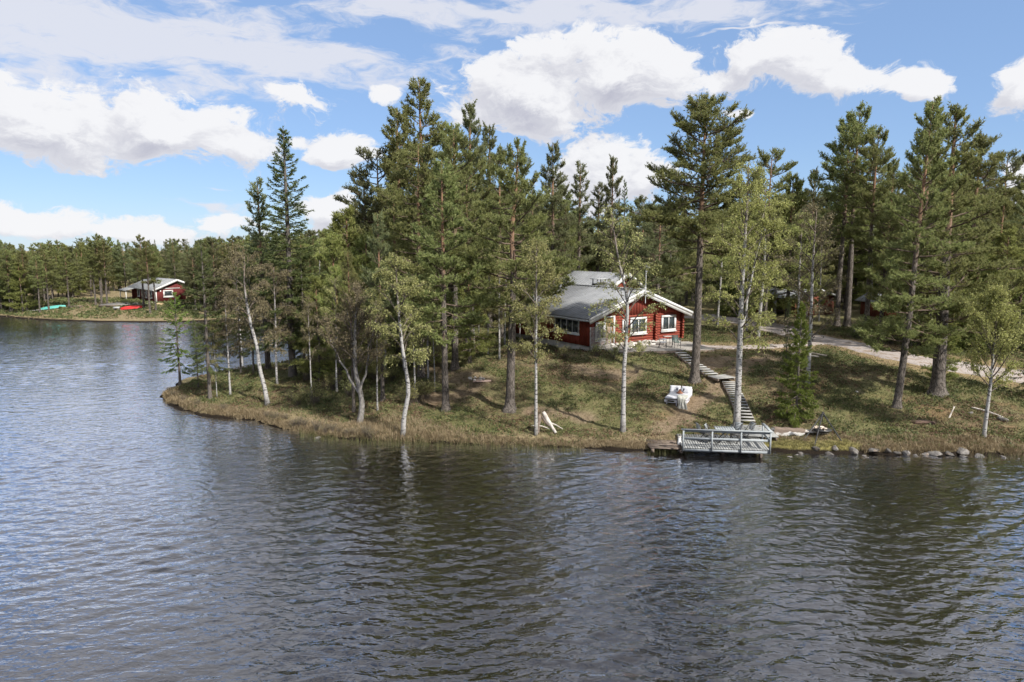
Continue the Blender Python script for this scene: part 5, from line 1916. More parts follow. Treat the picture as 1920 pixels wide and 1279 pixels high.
fold_chair('weathered folding chair left of the dock table', on_dock(1320, 827), R(100))
fold_chair('weathered folding chair right of the dock table', on_dock(1398, 827), R(-75))
fold_chair('folding chair at the near left of the dock table', on_dock(1336, 831), R(60))
fold_chair('folding chair behind the dock table by the birch', on_dock(1378, 829), R(-40))
tp_ = on_dock(1357, 829)
ft = thing('folding_table', 'slatted folding table with crossed legs on the dock', 'table', tp_, drz)
tt = MB()
for i in range(8):
    tt.box((-.42 + i * .12, 0, .72), (.105, .70, .025))
obj('tabletop', tt, M['rail_wood'], ft)
for y in (-.26, .26):
    obj('leg', MB().bar((-.32, y, 0), (.30, y, .70), .035, .07, up=(0, 1, 0)), M['dark_wood'], ft)
    obj('leg', MB().bar((.32, y * .88, 0), (-.30, y * .88, .70), .035, .07, up=(0, 1, 0)), M['dark_wood'], ft)
obj('stretcher', MB().bar((0, -.25, .35), (0, .25, .35), .03), M['dark_wood'], ft)


# ------------------------------------------------------------------ garden stairs
def flight(name, label, a_px, b_px, n, w0, w1, rise0=.20):
    a, b_ = base_at(*a_px), base_at(*b_px)
    d = (b_ - a)[:2]; rz = math.atan2(d[1], d[0]) - R(90)
    o = thing(name, label, 'stairs', (a[0], a[1], 0), rz)
    L = float(np.hypot(*d))
    zs = []
    for i in range(n):
        f = i / (n - 1)
        p = a + (b_ - a) * f
        z = float(ground(np.array([p[0]]), np.array([p[1]]))[0])
        zs.append(z)
    zs = np.interp(np.arange(n), [0, n // 2, n - 1], [zs[0], zs[n // 2], zs[-1]]) + rise0
    for i in range(n):
        f = i / (n - 1)
        w_ = w0 + (w1 - w0) * f
        obj('step', MB().box((rngb.uniform(-.015, .015), L * f, zs[i]), (w_, L / n * .60, .05)), M['step_wood'], o)
    for sx in (-1, 1):
        pts = [[sx * (w0 + (w1 - w0) * f) * .5, L * f, np.interp(f * (n - 1), np.arange(n), zs) - .10] for f in np.linspace(0, 1, 6)]
        sb = MB()
        for k in range(5):
            sb.bar(pts[k], pts[k + 1], .05, .16)
        obj('stringer', sb, M['old_wood'], o)
    return o


flight('lower_stairs', 'long straight flight of plank steps up from the dock', (1400, 795), (1366, 722), 16, .86, .80)
flight('upper_stairs', 'short flight of plank steps below the terrace', (1333, 707), (1276, 667), 10, .84, .78, .22)
la = base_at(1352, 713)
ls = thing('stair_landing', 'small plank landing between the two garden flights', 'landing', (la[0], la[1], la[2] + .22), R(20))
for i in range(6):
    obj('plank', MB().box((0, -.45 + i * .18, 0), (1.35, .165, .05)), M['step_wood'], ls)
obj('frame_beam', MB().box((-.6, 0, -.1), (.06, 1.1, .14)).box((.6, 0, -.1), (.06, 1.1, .14)), M['old_wood'], ls)

# ------------------------------------------------------------------ pallet daybed
db = base_at(1266, 763)
DBZ = db[2] + .10
BR = R(-24)
bed = thing('pallet_daybed', 'white pallet daybed with mattress on the slope', 'daybed', (db[0], db[1], DBZ), BR)
bw, bl = 1.30, 1.85
M['pallet'] = pmat('white_washed_pallet', (.44, .43, .46), (.58, .57, .60), 5, .85, .3, rnd=.06)
for sx in (-bw / 2 + .06, 0, bw / 2 - .06):
    for yy in (.05, bl / 2, bl - .05):
        obj('pallet_block', MB().box((sx, yy, .20), (.12, .10, .10)), M['pallet'], bed)
for i in range(7):
    obj('pallet_slat', MB().box((0, .06 + i * (bl - .12) / 6, .265), (bw, .11, .025)), M['pallet'], bed)
for sx in (-bw / 2 + .06, 0, bw / 2 - .06):
    obj('pallet_runner', MB().box((sx, bl / 2, .135), (.11, bl, .03)), M['pallet'], bed)
obj('pallet_runner', MB().box((0, .05, .135 - .001), (bw, .10, .028)), M['pallet'], bed)
for sx in (-bw / 2 + .12, .05, bw / 2 - .12):
    for yy in (.12, bl - .15):
        obj('leg', MB().box((sx, yy, -.02), (.06, .06, .30)), M['pallet'], bed)


def cushion(w_, d_, h_, n=10, puff=.5, seed=0):
    u = np.linspace(-1, 1, n)
    X_, Y_ = np.meshgrid(u, u, indexing='ij')
    edge = (np.clip(1 - np.abs(X_) ** 4, 0, 1) * np.clip(1 - np.abs(Y_) ** 4, 0, 1)) ** puff
    rg = np.random.default_rng(seed)
    wr = (vnoise(X_ * 2 + seed, Y_ * 2, seed) - .5) * .18 * h_
    mb = MB()
    i, j = np.meshgrid(np.arange(n - 1), np.arange(n - 1), indexing='ij')
    q0 = (i * n + j).ravel()
    q = np.stack([q0, q0 + n, q0 + n + 1, q0 + 1], -1)
    top = np.stack([X_ * w_ / 2, Y_ * d_ / 2, h_ / 2 * edge + wr * edge], -1).reshape(-1, 3)
    bot = np.stack([X_ * w_ / 2, Y_ * d_ / 2, -h_ / 2 * edge], -1).reshape(-1, 3)
    mb.add(top, q); mb.add(bot, q[:, ::-1])
    return mb


obj('mattress', cushion(bw, bl - .05, .20, 14, .25, 3), M['cloth_white'], bed, (0, bl / 2, .37), smoothf=True)
obj('head_board', MB().box((0, bl + .02, .42), (bw, .04, .48)), M['pallet'], bed)
zt = DBZ + .46


def on_bed(x, y, z):
    c, s = math.cos(BR), math.sin(BR)
    return (db[0] + x * c - y * s, db[1] + x * s + y * c, DBZ + z)


for sgn, lab in ((-1, 'white pillow at the left of the pallet daybed'), (1, 'white pillow at the right of the pallet daybed')):
    o = thing('pillow', lab, 'pillow', on_bed(sgn * .33, bl - .24, .62), BR + sgn * -.08)
    obj('cover', cushion(.62, .50, .20, 12, .5, 5 + sgn), M['cloth_white'], o, (0, 0, 0), (R(52), 0, 0), smoothf=True)
    obj('piping', MB().tube([[-.30, -.09, -.22], [0, -.095, -.225], [.30, -.09, -.22]], .008, 5), M['cloth_white'], o)
# throw over the front right corner
th = thing('throw_blanket', 'cream throw hanging over the daybed front', 'blanket', on_bed(.36, .0, 0), BR)
n1_, n2_ = 14, 22
u = np.linspace(-1, 1, n1_); s_ = np.linspace(0, 1, n2_)
U_, S_ = np.meshgrid(u, s_, indexing='ij')
run = S_ * 1.45
flat = np.clip(.75 - run, 0, None)
drop = np.clip(run - .75, 0, None)
X_ = U_ * (.27 + .05 * np.sin(S_ * 7)) + .05 * S_ + .03 * np.sin(S_ * 13 + U_ * 3)
Y_ = flat - .06 * smooth(.0, .1, drop) - .03 * np.sin(U_ * 9) * smooth(.05, .4, drop)
Z_ = .50 + .015 * np.sin(U_ * 7 + S_ * 11) - drop + .04 * drop * np.cos(U_ * 4)
i, j = np.meshgrid(np.arange(n1_ - 1), np.arange(n2_ - 1), indexing='ij')
q0 = (i * n2_ + j).ravel()
obj('cloth', MB().add(np.stack([X_, Y_, Z_], -1).reshape(-1, 3), np.stack([q0, q0 + 1, q0 + n2_ + 1, q0 + n2_], -1)), M['cloth_cream'], th, smoothf=True)
fring = MB()
for k in range(22):
    uu = -1 + 2 * k / 21
    fring.box((np.interp(uu, u, X_[:, -1]), np.interp(uu, u, Y_[:, -1]), np.interp(uu, u, Z_[:, -1]) - .03), (.008, .008, .07))
obj('fringe', fring, M['cloth_cream'], th)
# tray, wine glasses and bread basket
M['terracotta'] = pmat('woven_brown_basket', (.26, .10, .055), (.36, .16, .09), 8, .9, .4)
M['wine'] = glass_mat('dark_wine_glass', (.02, .02, .06), 1.5)
tr = thing('serving_tray', 'round brown tray with a heap of bread on the daybed', 'tray', on_bed(.02, 1.22, .475), 0)
obj('tray', MB().tube([[0, 0, 0], [0, 0, .03]], [.18, .20], 20), M['terracotta'], tr)
obj('bread', MB().tube([[0, 0, .03], [0, 0, .12], [.01, 0, .20], [.01, .0, .27]], [.13, .10, .05, .012], 12), M['terracotta'], tr, smoothf=True)
for sgn, lab in ((-1, 'dark wine glass left of the tray on the daybed'), (1, 'dark wine glass right of the tray on the daybed')):
    o = thing('wine_glass', lab, 'glass', on_bed(sgn * .20 + .02, 1.42, .475), 0)
    obj('bowl', MB().tube([[0, 0, .12], [0, 0, .15], [0, 0, .20], [0, 0, .27]], [.01, .04, .05, .04], 10), M['wine'], o, smoothf=True)
    obj('stem', MB().tube([[0, 0, 0], [0, 0, .006], [0, 0, .01], [0, 0, .13]], [.04, .04, .008, .007], 8), M['wine'], o)

# ------------------------------------------------------------------ fire place by the lake
ba, bb_ = P(1446, 802.5, .62), P(1552, 809, .62)
bd = (bb_ - ba)[:2]
lbr = math.atan2(bd[1], bd[0]); bL = float(np.hypot(*bd))
gz_ = lambda x, y: float(ground(np.array([x]), np.array([y]))[0])
bz = gz_(ba[0], ba[1])
lb = thing('split_log_bench', 'long split-log bench under the reindeer hide', 'bench', (ba[0], ba[1], bz), lbr)
SEAT = .62 - bz
obj('seat', MB().box((bL / 2, 0, SEAT - .05), (bL, .34, .09)), M['grey_wood'], lb)
for x in (.35, bL * .55, bL - .3):
    obj('leg', MB().tube([[x, 0, -.2], [x, 0, SEAT - .09]], .14, 9), M['old_wood'], lb)


def hide():
    n, m_ = 30, 18
    u = np.linspace(0, 1, n); s = np.linspace(0, 1, m_)
    U, S = np.meshgrid(u, s, indexing='ij')
    run = S * .95
    y = np.where(run < .36, .18 - run, -.18 - .05 * np.sin(np.clip(run - .36, 0, 1) * 3))
    hem = .75 + .25 * np.sin(U * 5 + 1) + (vnoise(U * 9, U * 0, 3) - .5) * .25
    drop = np.clip(run - .36, 0, None) * hem
    z = .03 - drop + .012 * np.sin(U * 17)
    x = U * 1.55 + .05 * np.sin(S * 6) + (vnoise(S * 6, U * 2, 4) - .5) * .10
    i, j = np.meshgrid(np.arange(n - 1), np.arange(m_ - 1), indexing='ij')
    q0 = (i * m_ + j).ravel()
    mb = MB(); mb.add(np.stack([x, y, z], -1).reshape(-1, 3), np.stack([q0, q0 + 1, q0 + m_ + 1, q0 + m_], -1), tint=(S + .25 * (vnoise(U * 6, S * 4, 9) - .5)).ravel())
    return mb


def hide_mat():
    m, t, b = newmat('reindeer_hide')
    at = nd(t, 'ShaderNodeAttribute'); at.attribute_name = 'tint'
    tcn = nd(t, 'ShaderNodeTexCoord')
    n1 = noise(t, vmth(t, 'MULTIPLY', tcn.outputs['Object'], (6, 6, 2)), 5, 4, .6)
    n2 = noise(t, tcn.outputs['Object'], 2.5, 3, .5)
    brown = mixc(t, n1.outputs['Fac'], (.12, .085, .065), (.30, .235, .19))
    col = mixc(t, sstep(t, mth(t, 'ADD', at.outputs['Fac'], mth(t, 'MULTIPLY', mth(t, 'SUBTRACT', n2.outputs['Fac'], .5), .5)), .60, .72), brown, (.66, .64, .61))
    t.links.new(col, b.inputs['Base Color'])
    b.inputs['Roughness'].default_value = .95
    bp = nd(t, 'ShaderNodeBump'); bp.inputs['Strength'].default_value = .9; bp.inputs['Distance'].default_value = .02
    t.links.new(n1.outputs['Fac'], bp.inputs['Height']); t.links.new(bp.outputs[0], b.inputs['Normal'])
    return m


M['hide'] = hide_mat()
hb = np.array([ba[0], ba[1]]) + bd / bL * .12
tag(obj('reindeer_hide', hide(), M['hide'], None, (hb[0], hb[1], .625), (0, 0, lbr), smoothf=True), 'grey-brown reindeer hide with white edge over the log bench', 'hide')
fpz = P(1541, 815, .45)
pan = thing('fire_bowl', 'black iron fire bowl under the cooking tripod', 'fire bowl', (fpz[0], fpz[1], gz_(fpz[0], fpz[1])), 0)
obj('bowl', MB().tube([[0, 0, .08], [0, 0, .12], [0, 0, .22], [0, 0, .26]], [.18, .34, .46, .48], 20), M['metal_dark'], pan, smoothf=True)
for a in (0, 2.1, 4.2):
    obj('leg', MB().bar((.2 * math.cos(a), .2 * math.sin(a), -.05), (.28 * math.cos(a), .28 * math.sin(a), .15), .03), M['metal_dark'], pan)
M['birch_log'] = pmat('split_birch_logs', (.42, .34, .27), (.60, .54, .48), 5, .9, .3, rnd=.2)
for k in range(6):
    o = tag(obj('firewood_log', MB().tube([[-.22, 0, 0], [.22, 0, 0]], [.055, .05], 7), M['birch_log'], None,
                (fpz[0] - .15 + rngb.uniform(-.2, .3), fpz[1] + rngb.uniform(-.12, .12), gz_(fpz[0], fpz[1]) + .30 + .06 * (k % 2)), (0, rngb.uniform(-.25, .25), rngb.uniform(0, 3))),
            'split birch log lying in the iron fire bowl', 'log', 'logs in the fire bowl')
for k in range(5):
    q = np.array([ba[0], ba[1]]) + bd / bL * (bL - .75 + k * .15)
    tag(obj('firewood_log', MB().tube([[-.2, 0, 0], [.2, 0, 0]], [.06, .055], 7), M['birch_log'], None, (q[0], q[1], .62 + .055 + .03 * (k % 2)), (0, 0, rngb.uniform(.3, 2.4))),
        'split birch log on the right end of the log bench', 'log', 'logs on the bench')
# tripod
ta_, tb_, tc_ = base_at(1505, 824.5), base_at(1526.5, 836), base_at(1580, 827)
mid = (ta_ + tb_ + tc_) / 3
zap = mid[2] + (top_z(mid[1], 774) - mid[2])
apx = np.array([x_at(1543, mid[1], zap), mid[1], zap])
tri = thing('cooking_tripod', 'tall black cooking tripod over the fire bowl', 'tripod', (mid[0], mid[1], mid[2]), 0)
for p in (ta_, tb_, tc_):
    a = p - mid; b_ = apx - mid
    obj('leg', MB().tube([a - [0, 0, .1], b_ + (b_ - a) * .03], .034, 7), M['metal_dark'], tri)
obj('chain', MB().tube([apx - mid, apx - mid - [0, 0, .7]], .008, 5), M['metal_dark'], tri)

# ------------------------------------------------------------------ driftwood at the slender birch
dw = base_at(1012, 812)
drift = thing('driftwood_stump', 'pale driftwood trunk propped by the slender birch', 'driftwood', (dw[0], dw[1], dw[2]), 0)
M['drift'] = pmat('bleached_driftwood', (.36, .32, .29), (.58, .54, .50), 5, .9, .6, (2, 2, 1))
obj('trunk', MB().tube([[.85, -.2, .05], [.62, -.05, .38], [.45, .0, .62], [.25, .1, 1.0], [.18, .12, 1.12]], [.07, .09, .13, .11, .09], 9), M['drift'], drift, smoothf=True)
obj('root', MB().tube([[-.15, 0, 0], [-.1, .05, .4], [-.02, .1, .75], [.0, .1, 1.0]], [.14, .12, .13, .06], 8), M['old_wood'], drift, smoothf=True)
obj('branch', MB().tube([[-.45, -.05, .42], [.1, 0, .38], [.55, 0, .22]], [.02, .03, .03], 6), M['drift'], drift)
obj('branch', MB().tube([[.45, 0, .6], [.85, .1, .42], [1.25, .15, .16]], [.05, .04, .025], 6), M['drift'], drift)
obj('root', MB().tube([[.1, .1, .9], [.35, .0, .55], [.55, -.05, .35]], [.06, .09, .05], 7), M['old_wood'], drift)

# ------------------------------------------------------------------ little things on the slope
fg = base_at(897, 714)
fpl = thing('stone_fire_ring', 'ring of pale stones on pinkish planks in the clearing', 'fire ring', (fg[0], fg[1], fg[2]), 0)
M['pink_plank'] = pmat('raw_pink_planks', (.44, .31, .26), (.58, .43, .37), 5, .9, .3)
for i in range(5):
    obj('plank', MB().box((.25, -.45 + i * .2, .04 + .01 * (i % 2)), (1.15, .16, .04), Matrix.Rotation(.25, 3, 'Z')), M['pink_plank'], fpl)
for i in range(7):
    a = i * .9
    s = rngb.uniform(.12, .2)
    obj('stone', PALE[i % 5], None, fpl, (-.15 + .42 * math.cos(a), .1 + .42 * math.sin(a), .12), (0, 0, i), scale=(s, s, s))

for i, (px, py, rz, L) in enumerate([(1508, 668, -.6, 1.9), (1519, 667, -.5, 2.2), (1512, 670, -.75, 1.6), (1524, 669, -.62, 1.7)]):
    b = base_at(px, py)
    tag(obj('birch_pole', MB().tube([[-L / 2, 0, .06], [0, .02, .10 + .05 * (i % 2)], [L / 2, 0, .06]], [.07, .06, .045], 8), M['birch_log'], None, (b[0], b[1], b[2] + .03 * i), (0, 0, rz)),
        ['pale birch pole on the pile by the drive, lowest left', 'pale birch pole on the pile by the drive, longest', 'pale birch pole on the pile by the drive, shortest', 'pale birch pole on the pile by the drive, right'][i], 'log', 'birch poles by the drive')
for i, (px, py, s, lab) in enumerate([(1430, 652, .28, 'grey stone in the yard row, left one'), (1437, 650, .22, 'grey stone in the yard row, second from left'), (1446, 651, .30, 'grey stone in the yard row, biggest'), (1453, 652, .2, 'grey stone in the yard row, right one'),
                                      (1606, 736, .15, 'small white stone alone on the green right slope'), (1878, 788, .30, 'flat grey stone beside the round birch'), (1607, 629, .55, 'grey boulder at the far edge of the drive'), (1648, 634, .4, 'boulder right of the one by the drive'),
                                      (1812, 684, .22, 'small stone on the verge behind the round birch'), (1820, 776, .16, 'small stone by the lying log on the right slope')]):
    b = base_at(px, py)
    tag(obj('stone', (PALE if s < .16 else SHORE)[i % 5], None, None, (b[0], b[1], b[2] + s * .3), (0, 0, i * 1.7), scale=(s, s, s)), lab, 'stone')
b = base_at(1727, 791)
tag(obj('peat_mound', blob(300, 3, (1, .8, .45), .5), pmat('bare_peat', (.085, .055, .042), (.15, .10, .078), 8, .95, .6), None, (b[0], b[1], b[2] - .05), (0, 0, .3), scale=(.75, .6, .45), smoothf=True), 'bare brown peat mound on the right slope', 'mound')
b = base_at(1779, 783)
st_ = thing('leaning_stick', 'short pale stick leaning on the right slope', 'stick', (b[0], b[1], b[2]), 0)
obj('stem', MB().tube([[0, 0, -.1], [.15, 0, .35], [.30, .02, .62]], [.045, .035, .02], 7), M['drift'], st_)
obj('fork', MB().tube([[.22, .0, .47], [.20, .0, .66]], [.02, .01], 5), M['drift'], st_)
la_, lb_ = base_at(1822, 766), base_at(1880, 784)
tag(obj('fallen_log', MB().tube([la_ + [0, 0, .06], (la_ + lb_) / 2 + [0, .1, .09], lb_ + [0, 0, .05]], [.05, .06, .045], 7), M['drift'], None), 'thin grey fallen log behind the round birch', 'log')

# ------------------------------------------------------------------ stones along the shore
stones = [(1465, 848, .40, 'upright pale stone right beside the dock'), (1480, 853, .26, None), (1493, 850, .30, None), (1508, 852, .2, None), (1522, 850, .22, None), (1535, 852, .2, None), (1548, 852, .18, None),
          (1565, 846, .26, 'small upright pale stone below the tripod'), (1573, 852, .24, None), (1585, 853, .3, None), (1600, 847, .46, 'wide tan boulder at the water line'), (1621, 852, .28, None), (1638, 847, .46, 'large pale grey boulder at the water line'), (1656, 851, .30, None),
          (1672, 853, .2, None), (1690, 853, .24, None), (1706, 852, .2, None), (1724, 853, .2, None), (1742, 853, .24, None), (1770, 852, .26, None), (1790, 853, .3, None), (1803, 848, .42, 'big pale boulder near the right edge of the shore'), (1822, 854, .34, None),
          (1846, 855, .2, None), (1870, 855, .24, None), (1895, 856, .2, None), (1344, 851, .26, None), (1330, 851, .2, None), (1405, 851, .34, None), (1420, 854, .22, None), (1372, 848, .2, None), (1456, 854, .22, None),
          (1470, 856, .24, None), (1490, 857, .2, None), (1530, 846, .3, None), (1556, 849, .3, None), (1590, 857, .2, None), (1628, 855, .3, None), (1648, 856, .2, None), (1664, 848, .34, None), (1680, 849, .3, None), (1698, 849, .34, None), (1716, 850, .3, None), (1733, 849, .26, None), (1752, 850, .34, None), (1780, 850, .3, None), (1812, 853, .3, None), (1835, 852, .36, None), (1858, 853, .3, None), (1882, 854, .32, None), (1908, 856, .3, None), (1500, 847, .34, None),
          (596, 817, .34, 'grey stone at the water edge by the alder'), (1545, 857, .16, None), (1612, 857, .15, None), (1685, 858, .14, None), (1760, 857, .16, None), (1300, 850, .18, None), (1385, 854, .16, None)]
for i, (px, py, s, lab) in enumerate(stones):
    s *= rngb.uniform(.48, .95)
    b = P(px, py, .08)
    z = max(gz_(b[0], b[1]), -.12)
    o = obj('shore_stone', SHORE[i % 8], None, None, (b[0], b[1], z + s * .12), (rngb.uniform(-.2, .2), rngb.uniform(-.2, .2), rngb.uniform(0, 6)), scale=(s * rngb.uniform(.95, 1.3), s, s * rngb.uniform(.8, 1.1)))
    tag(o, lab or ('stone in the water under the dock' if 1290 < px < 1445 else 'rounded granite stone in the row along the right shore'), 'stone', None if lab else ('stones under the dock' if 1290 < px < 1445 else 'shore stones'))

# ================================================================== ground cover
rngg = np.random.default_rng(123)


def scatter(n, xr, yr):
    x = rngg.uniform(*xr, n); y = rngg.uniform(*yr, n)
    px = 960 + FPX * x / y
    ok = (px > -150) & (px < 2080)
    return x[ok], y[ok]


def in_deck(x, y):
    # under terrace, cabin, dock and landing nothing grows
    lx, ly = x - HC[0], y - HC[1]
    q = lx * math.cos(CA) + ly * math.sin(CA); s = -lx * math.sin(CA) + ly * math.cos(CA)
    m = (q > -.1) & (q < 11) & (s > -.1) & (s < 15)
    a = (x - TD0[0]) * te[0] + (y - TD0[1]) * te[1]; c = (x - TD0[0]) * tn[0] + (y - TD0[1]) * tn[1]
    m |= (a > -.1) & (a < 8.2) & (c > -.1) & (c < 5)
    m |= (pldist(ROAD, x, y) < 1.75) | (pldist(YARD, x, y) < .8)
    for pl_, w_ in CLEAR:
        m |= pldist(pl_, x, y) < w_
    return m


CLEAR = [([tuple(base_at(*p)[:2]) for p in ((1402, 800), (1366, 720))], .62), ([tuple(base_at(*p)[:2]) for p in ((1352, 713), (1333, 707), (1276, 667))], .6), ([tuple(base_at(*p)[:2]) for p in ((1262, 764), (1284, 750))], 1.0)]


def blades(mb, rng, x, y, z, k, h, w, splay, tint0, tint1):
    n = len(x)
    if n == 0:
        return
    ti = np.repeat(rng.uniform(tint0, tint1, n), k)
    X = np.repeat(np.stack([x, y, z], -1), k, 0) + rng.normal(0, 1, (n * k, 3)) * np.array([.06, .06, 0])
    a = rng.uniform(0, 6.28, n * k)
    lean = rng.uniform(.1, 1.0, n * k) * splay
    hh = np.repeat(h, k) * rng.uniform(.5, 1.15, n * k)
    d = np.stack([np.cos(a) * lean, np.sin(a) * lean, np.ones(n * k)], -1) * hh[:, None]
    sd_ = np.stack([-np.sin(a), np.cos(a), 0 * a], -1) * (w * rng.uniform(.6, 1.2, n * k))[:, None] / 2
    v = np.stack([X - sd_, X + sd_, X + d], 1).reshape(-1, 3)
    mb.add(v, t=np.arange(len(v)).reshape(-1, 3), tint=np.repeat(np.clip(ti + rng.normal(0, .12, n * k), 0, 1), 3))


def leaflets(mb, rng, x, y, z, k, rad, hgt, size, tint0, tint1):
    n = len(x)
    if n == 0:
        return
    ti = np.repeat(rng.uniform(tint0, tint1, n), k)
    r = np.sqrt(rng.random(n * k)) * np.repeat(rad, k); a = rng.uniform(0, 6.28, n * k)
    hz = np.repeat(hgt, k) * rng.random(n * k) * (1 - (r / (np.repeat(rad, k) + 1e-6)) ** 2 * .6)
    p = np.repeat(np.stack([x, y, z], -1), k, 0) + np.stack([r * np.cos(a), r * np.sin(a), hz], -1)
    d = unit(rng.normal(size=(n * k, 3)) + np.array([0, 0, .6])); s = unit(np.cross(d, rng.normal(size=(n * k, 3))))
    sz = size * rng.uniform(.5, 1.3, (n * k, 1))
    v = np.stack([p - s * sz * .5, p + s * sz * .5, p + d * sz * 1.2], 1).reshape(-1, 3)
    mb.add(v, t=np.arange(len(v)).reshape(-1, 3), tint=np.repeat(np.clip(ti + rng.normal(0, .12, n * k), 0, 1), 3))


M['heath'] = leafmat('dwarf_shrub_leaves', (.052, .066, .026), (.105, .116, .044), (.180, .172, .072), trans=.2)
M['heath_brown'] = leafmat('brown_heather', (.085, .052, .034), (.155, .100, .060), (.240, .170, .100), trans=.15)
M['straw'] = leafmat('dry_grass_blades', (.150, .115, .062), (.270, .215, .125), (.420, .350, .220), trans=.25)
M['reed'] = leafmat('green_reeds', (.090, .100, .040), (.150, .160, .065), (.240, .230, .110), trans=.3)
M['moss'] = leafmat('yellow_grass', (.12, .115, .045), (.19, .175, .065), (.28, .25, .10), trans=.25)

x, y = scatter(125000, (-24, 40), (31, 66))
d = sdist(MAIN, x, y)
e, ve, stw, ye, lu = masks(x, y)
z = ground(x, y)
free = (d > .25) & ~in_deck(x, y)
pr = rngg.random(len(x))
patch = vnoise(x * .7, y * .7, 61) * .7 + vnoise(x * 2.2, y * 2.2, 62) * .3
heath = free & (pr < (1 - .93 * e) * (1 - .92 * ve) * (1 - .85 * stw) * (1 - ye) * (.22 + .85 * smooth(.34, .54, patch)))
gm = heath & (rngg.random(len(x)) < .38 + .42 * lu)
bm_ = heath & ~gm
mb = MB()
rr = rngg.uniform(.12, .30, gm.sum())
leaflets(mb, rngg, x[gm], y[gm], z[gm], 11, rr, rr * rngg.uniform(.4, .9, gm.sum()), .068, .05, .95)
xf = rngg.uniform(-90, -18, 9000); yf = rngg.uniform(98, 120, 9000)
okf = (sdist(FAR, xf, yf) > .8) & (rngg.random(9000) < .35 + .65 * smooth(.4, .6, vnoise(xf * .3, yf * .3, 77)))
leaflets(mb, rngg, xf[okf], yf[okf], ground(xf[okf], yf[okf]), 6, rngg.uniform(.2, .5, okf.sum()), rngg.uniform(.1, .3, okf.sum()), .22, .1, .8)
tag(obj('dwarf_shrubs', mb, M['heath']), 'green dwarf shrubs carpeting the slope', 'ground cover', kind='stuff')
mb = MB()
rr = rngg.uniform(.10, .24, bm_.sum())
leaflets(mb, rngg, x[bm_], y[bm_], z[bm_], 7, rr, rr * rngg.uniform(.4, .9, bm_.sum()), .060, .1, .95)
tag(obj('heather', mb, M['heath_brown']), 'brown heather between the dwarf shrubs', 'ground cover', kind='stuff')

# dry grass: thick along the bank, thin elsewhere
mb = MB()
x, y = scatter(26000, (-24, 40), (31, 60))
d = sdist(MAIN, x, y); e, ve, stw, ye, lu = masks(x, y); z = ground(x, y)
free = (d > .05) & ~in_deck(x, y)
g1m = free & (rngg.random(len(x)) < np.maximum(np.maximum(.8 * ve, .12), 1.0 * stw) * (1 - .8 * e) * (1 - .97 * ye))
hh = rngg.uniform(.08, .20, g1m.sum()) * (1 + .6 * stw[g1m])
blades(mb, rngg, x[g1m], y[g1m], z[g1m] - .02, 7, hh, .028, 1.0, .15, .85)
# tall grass on the bank by the alder and the weeping birch, tussocks on the water line
sel = []
for k in range(6500):
    sel.append(rngg.random(2))
sel = np.array(sel)
fp_ = np.array([P(*p)[:2] for p in front_px[5:19]])
seg = np.r_[0, np.cumsum(np.linalg.norm(np.diff(fp_, axis=0), axis=1))]
s = sel[:, 0] * seg[-1]
bx_, by_ = np.interp(s, seg, fp_[:, 0]), np.interp(s, seg, fp_[:, 1])
wide = .5 + 2.8 * np.exp(-((bx_ + 6.5) / 3.5) ** 2)
yy = by_ + .05 + sel[:, 1] ** 1.5 * wide
tall = .11 + .26 * np.exp(-((bx_ + 6.5) / 4) ** 2)
blades(mb, rngg, bx_, yy, ground(bx_, yy) - .03, 7, tall * rngg.uniform(.5, 1.2, len(bx_)), .03, .75, .25, 1.0)
fp2 = np.array([P(*p)[:2] for p in front_px[21:]])
seg = np.r_[0, np.cumsum(np.linalg.norm(np.diff(fp2, axis=0), axis=1))]
s = rngg.random(2600) * seg[-1]
bx_, by_ = np.interp(s, seg, fp2[:, 0]), np.interp(s, seg, fp2[:, 1]) + .1 + rngg.random(2600) ** 1.4 * 1.5
kp = masks(bx_, by_)[3] < .3
blades(mb, rngg, bx_[kp], by_[kp], ground(bx_[kp], by_[kp]) - .03, 7, rngg.uniform(.10, .30, kp.sum()), .03, 1.0, .2, .9)
fp3 = np.array([P(*p)[:2] for p in front_px[:7]])
seg = np.r_[0, np.cumsum(np.linalg.norm(np.diff(fp3, axis=0), axis=1))]
s = rngg.random(2200) * seg[-1]
bx_, by_ = np.interp(s, seg, fp3[:, 0]) + .2 * rngg.random(2200), np.interp(s, seg, fp3[:, 1]) + .1 + rngg.random(2200) ** 1.3 * 1.1
blades(mb, rngg, bx_, by_, ground(bx_, by_) - .03, 7, rngg.uniform(.10, .30, 2200), .03, 1.0, .2, .9)
# far bank
xf = rngg.uniform(-90, -20, 2500); yf = rngg.uniform(97, 112, 2500)
okf = (sdist(FAR, xf, yf) > .1)
blades(mb, rngg, xf[okf], yf[okf], ground(xf[okf], yf[okf]) - .02, 4, rngg.uniform(.12, .35, okf.sum()), .08, 1.0, .1, .6)
tag(obj('dry_grass', mb, M['straw']), 'dry straw-coloured grass along the banks', 'grass', kind='stuff')

mb = MB()
x, y = scatter(9000, (9, 22), (32, 39))
e, ve, stw, ye, lu = masks(x, y)
g2m = (ye > .25) & (rngg.random(len(x)) < ye) & (sdist(MAIN, x, y) > .1) & ~((x > fl[0] - .1) & (x < fr[0] + .1) & (y < fl[1] + 2.6))
blades(mb, rngg, x[g2m], y[g2m], ground(x[g2m], y[g2m]) - .01, 7, rngg.uniform(.05, .14, g2m.sum()), .03, 1.2, .1, .9)
tag(obj('yellow_grass', mb, M['moss']), 'short yellow-green grass around the tripod', 'grass', kind='stuff')

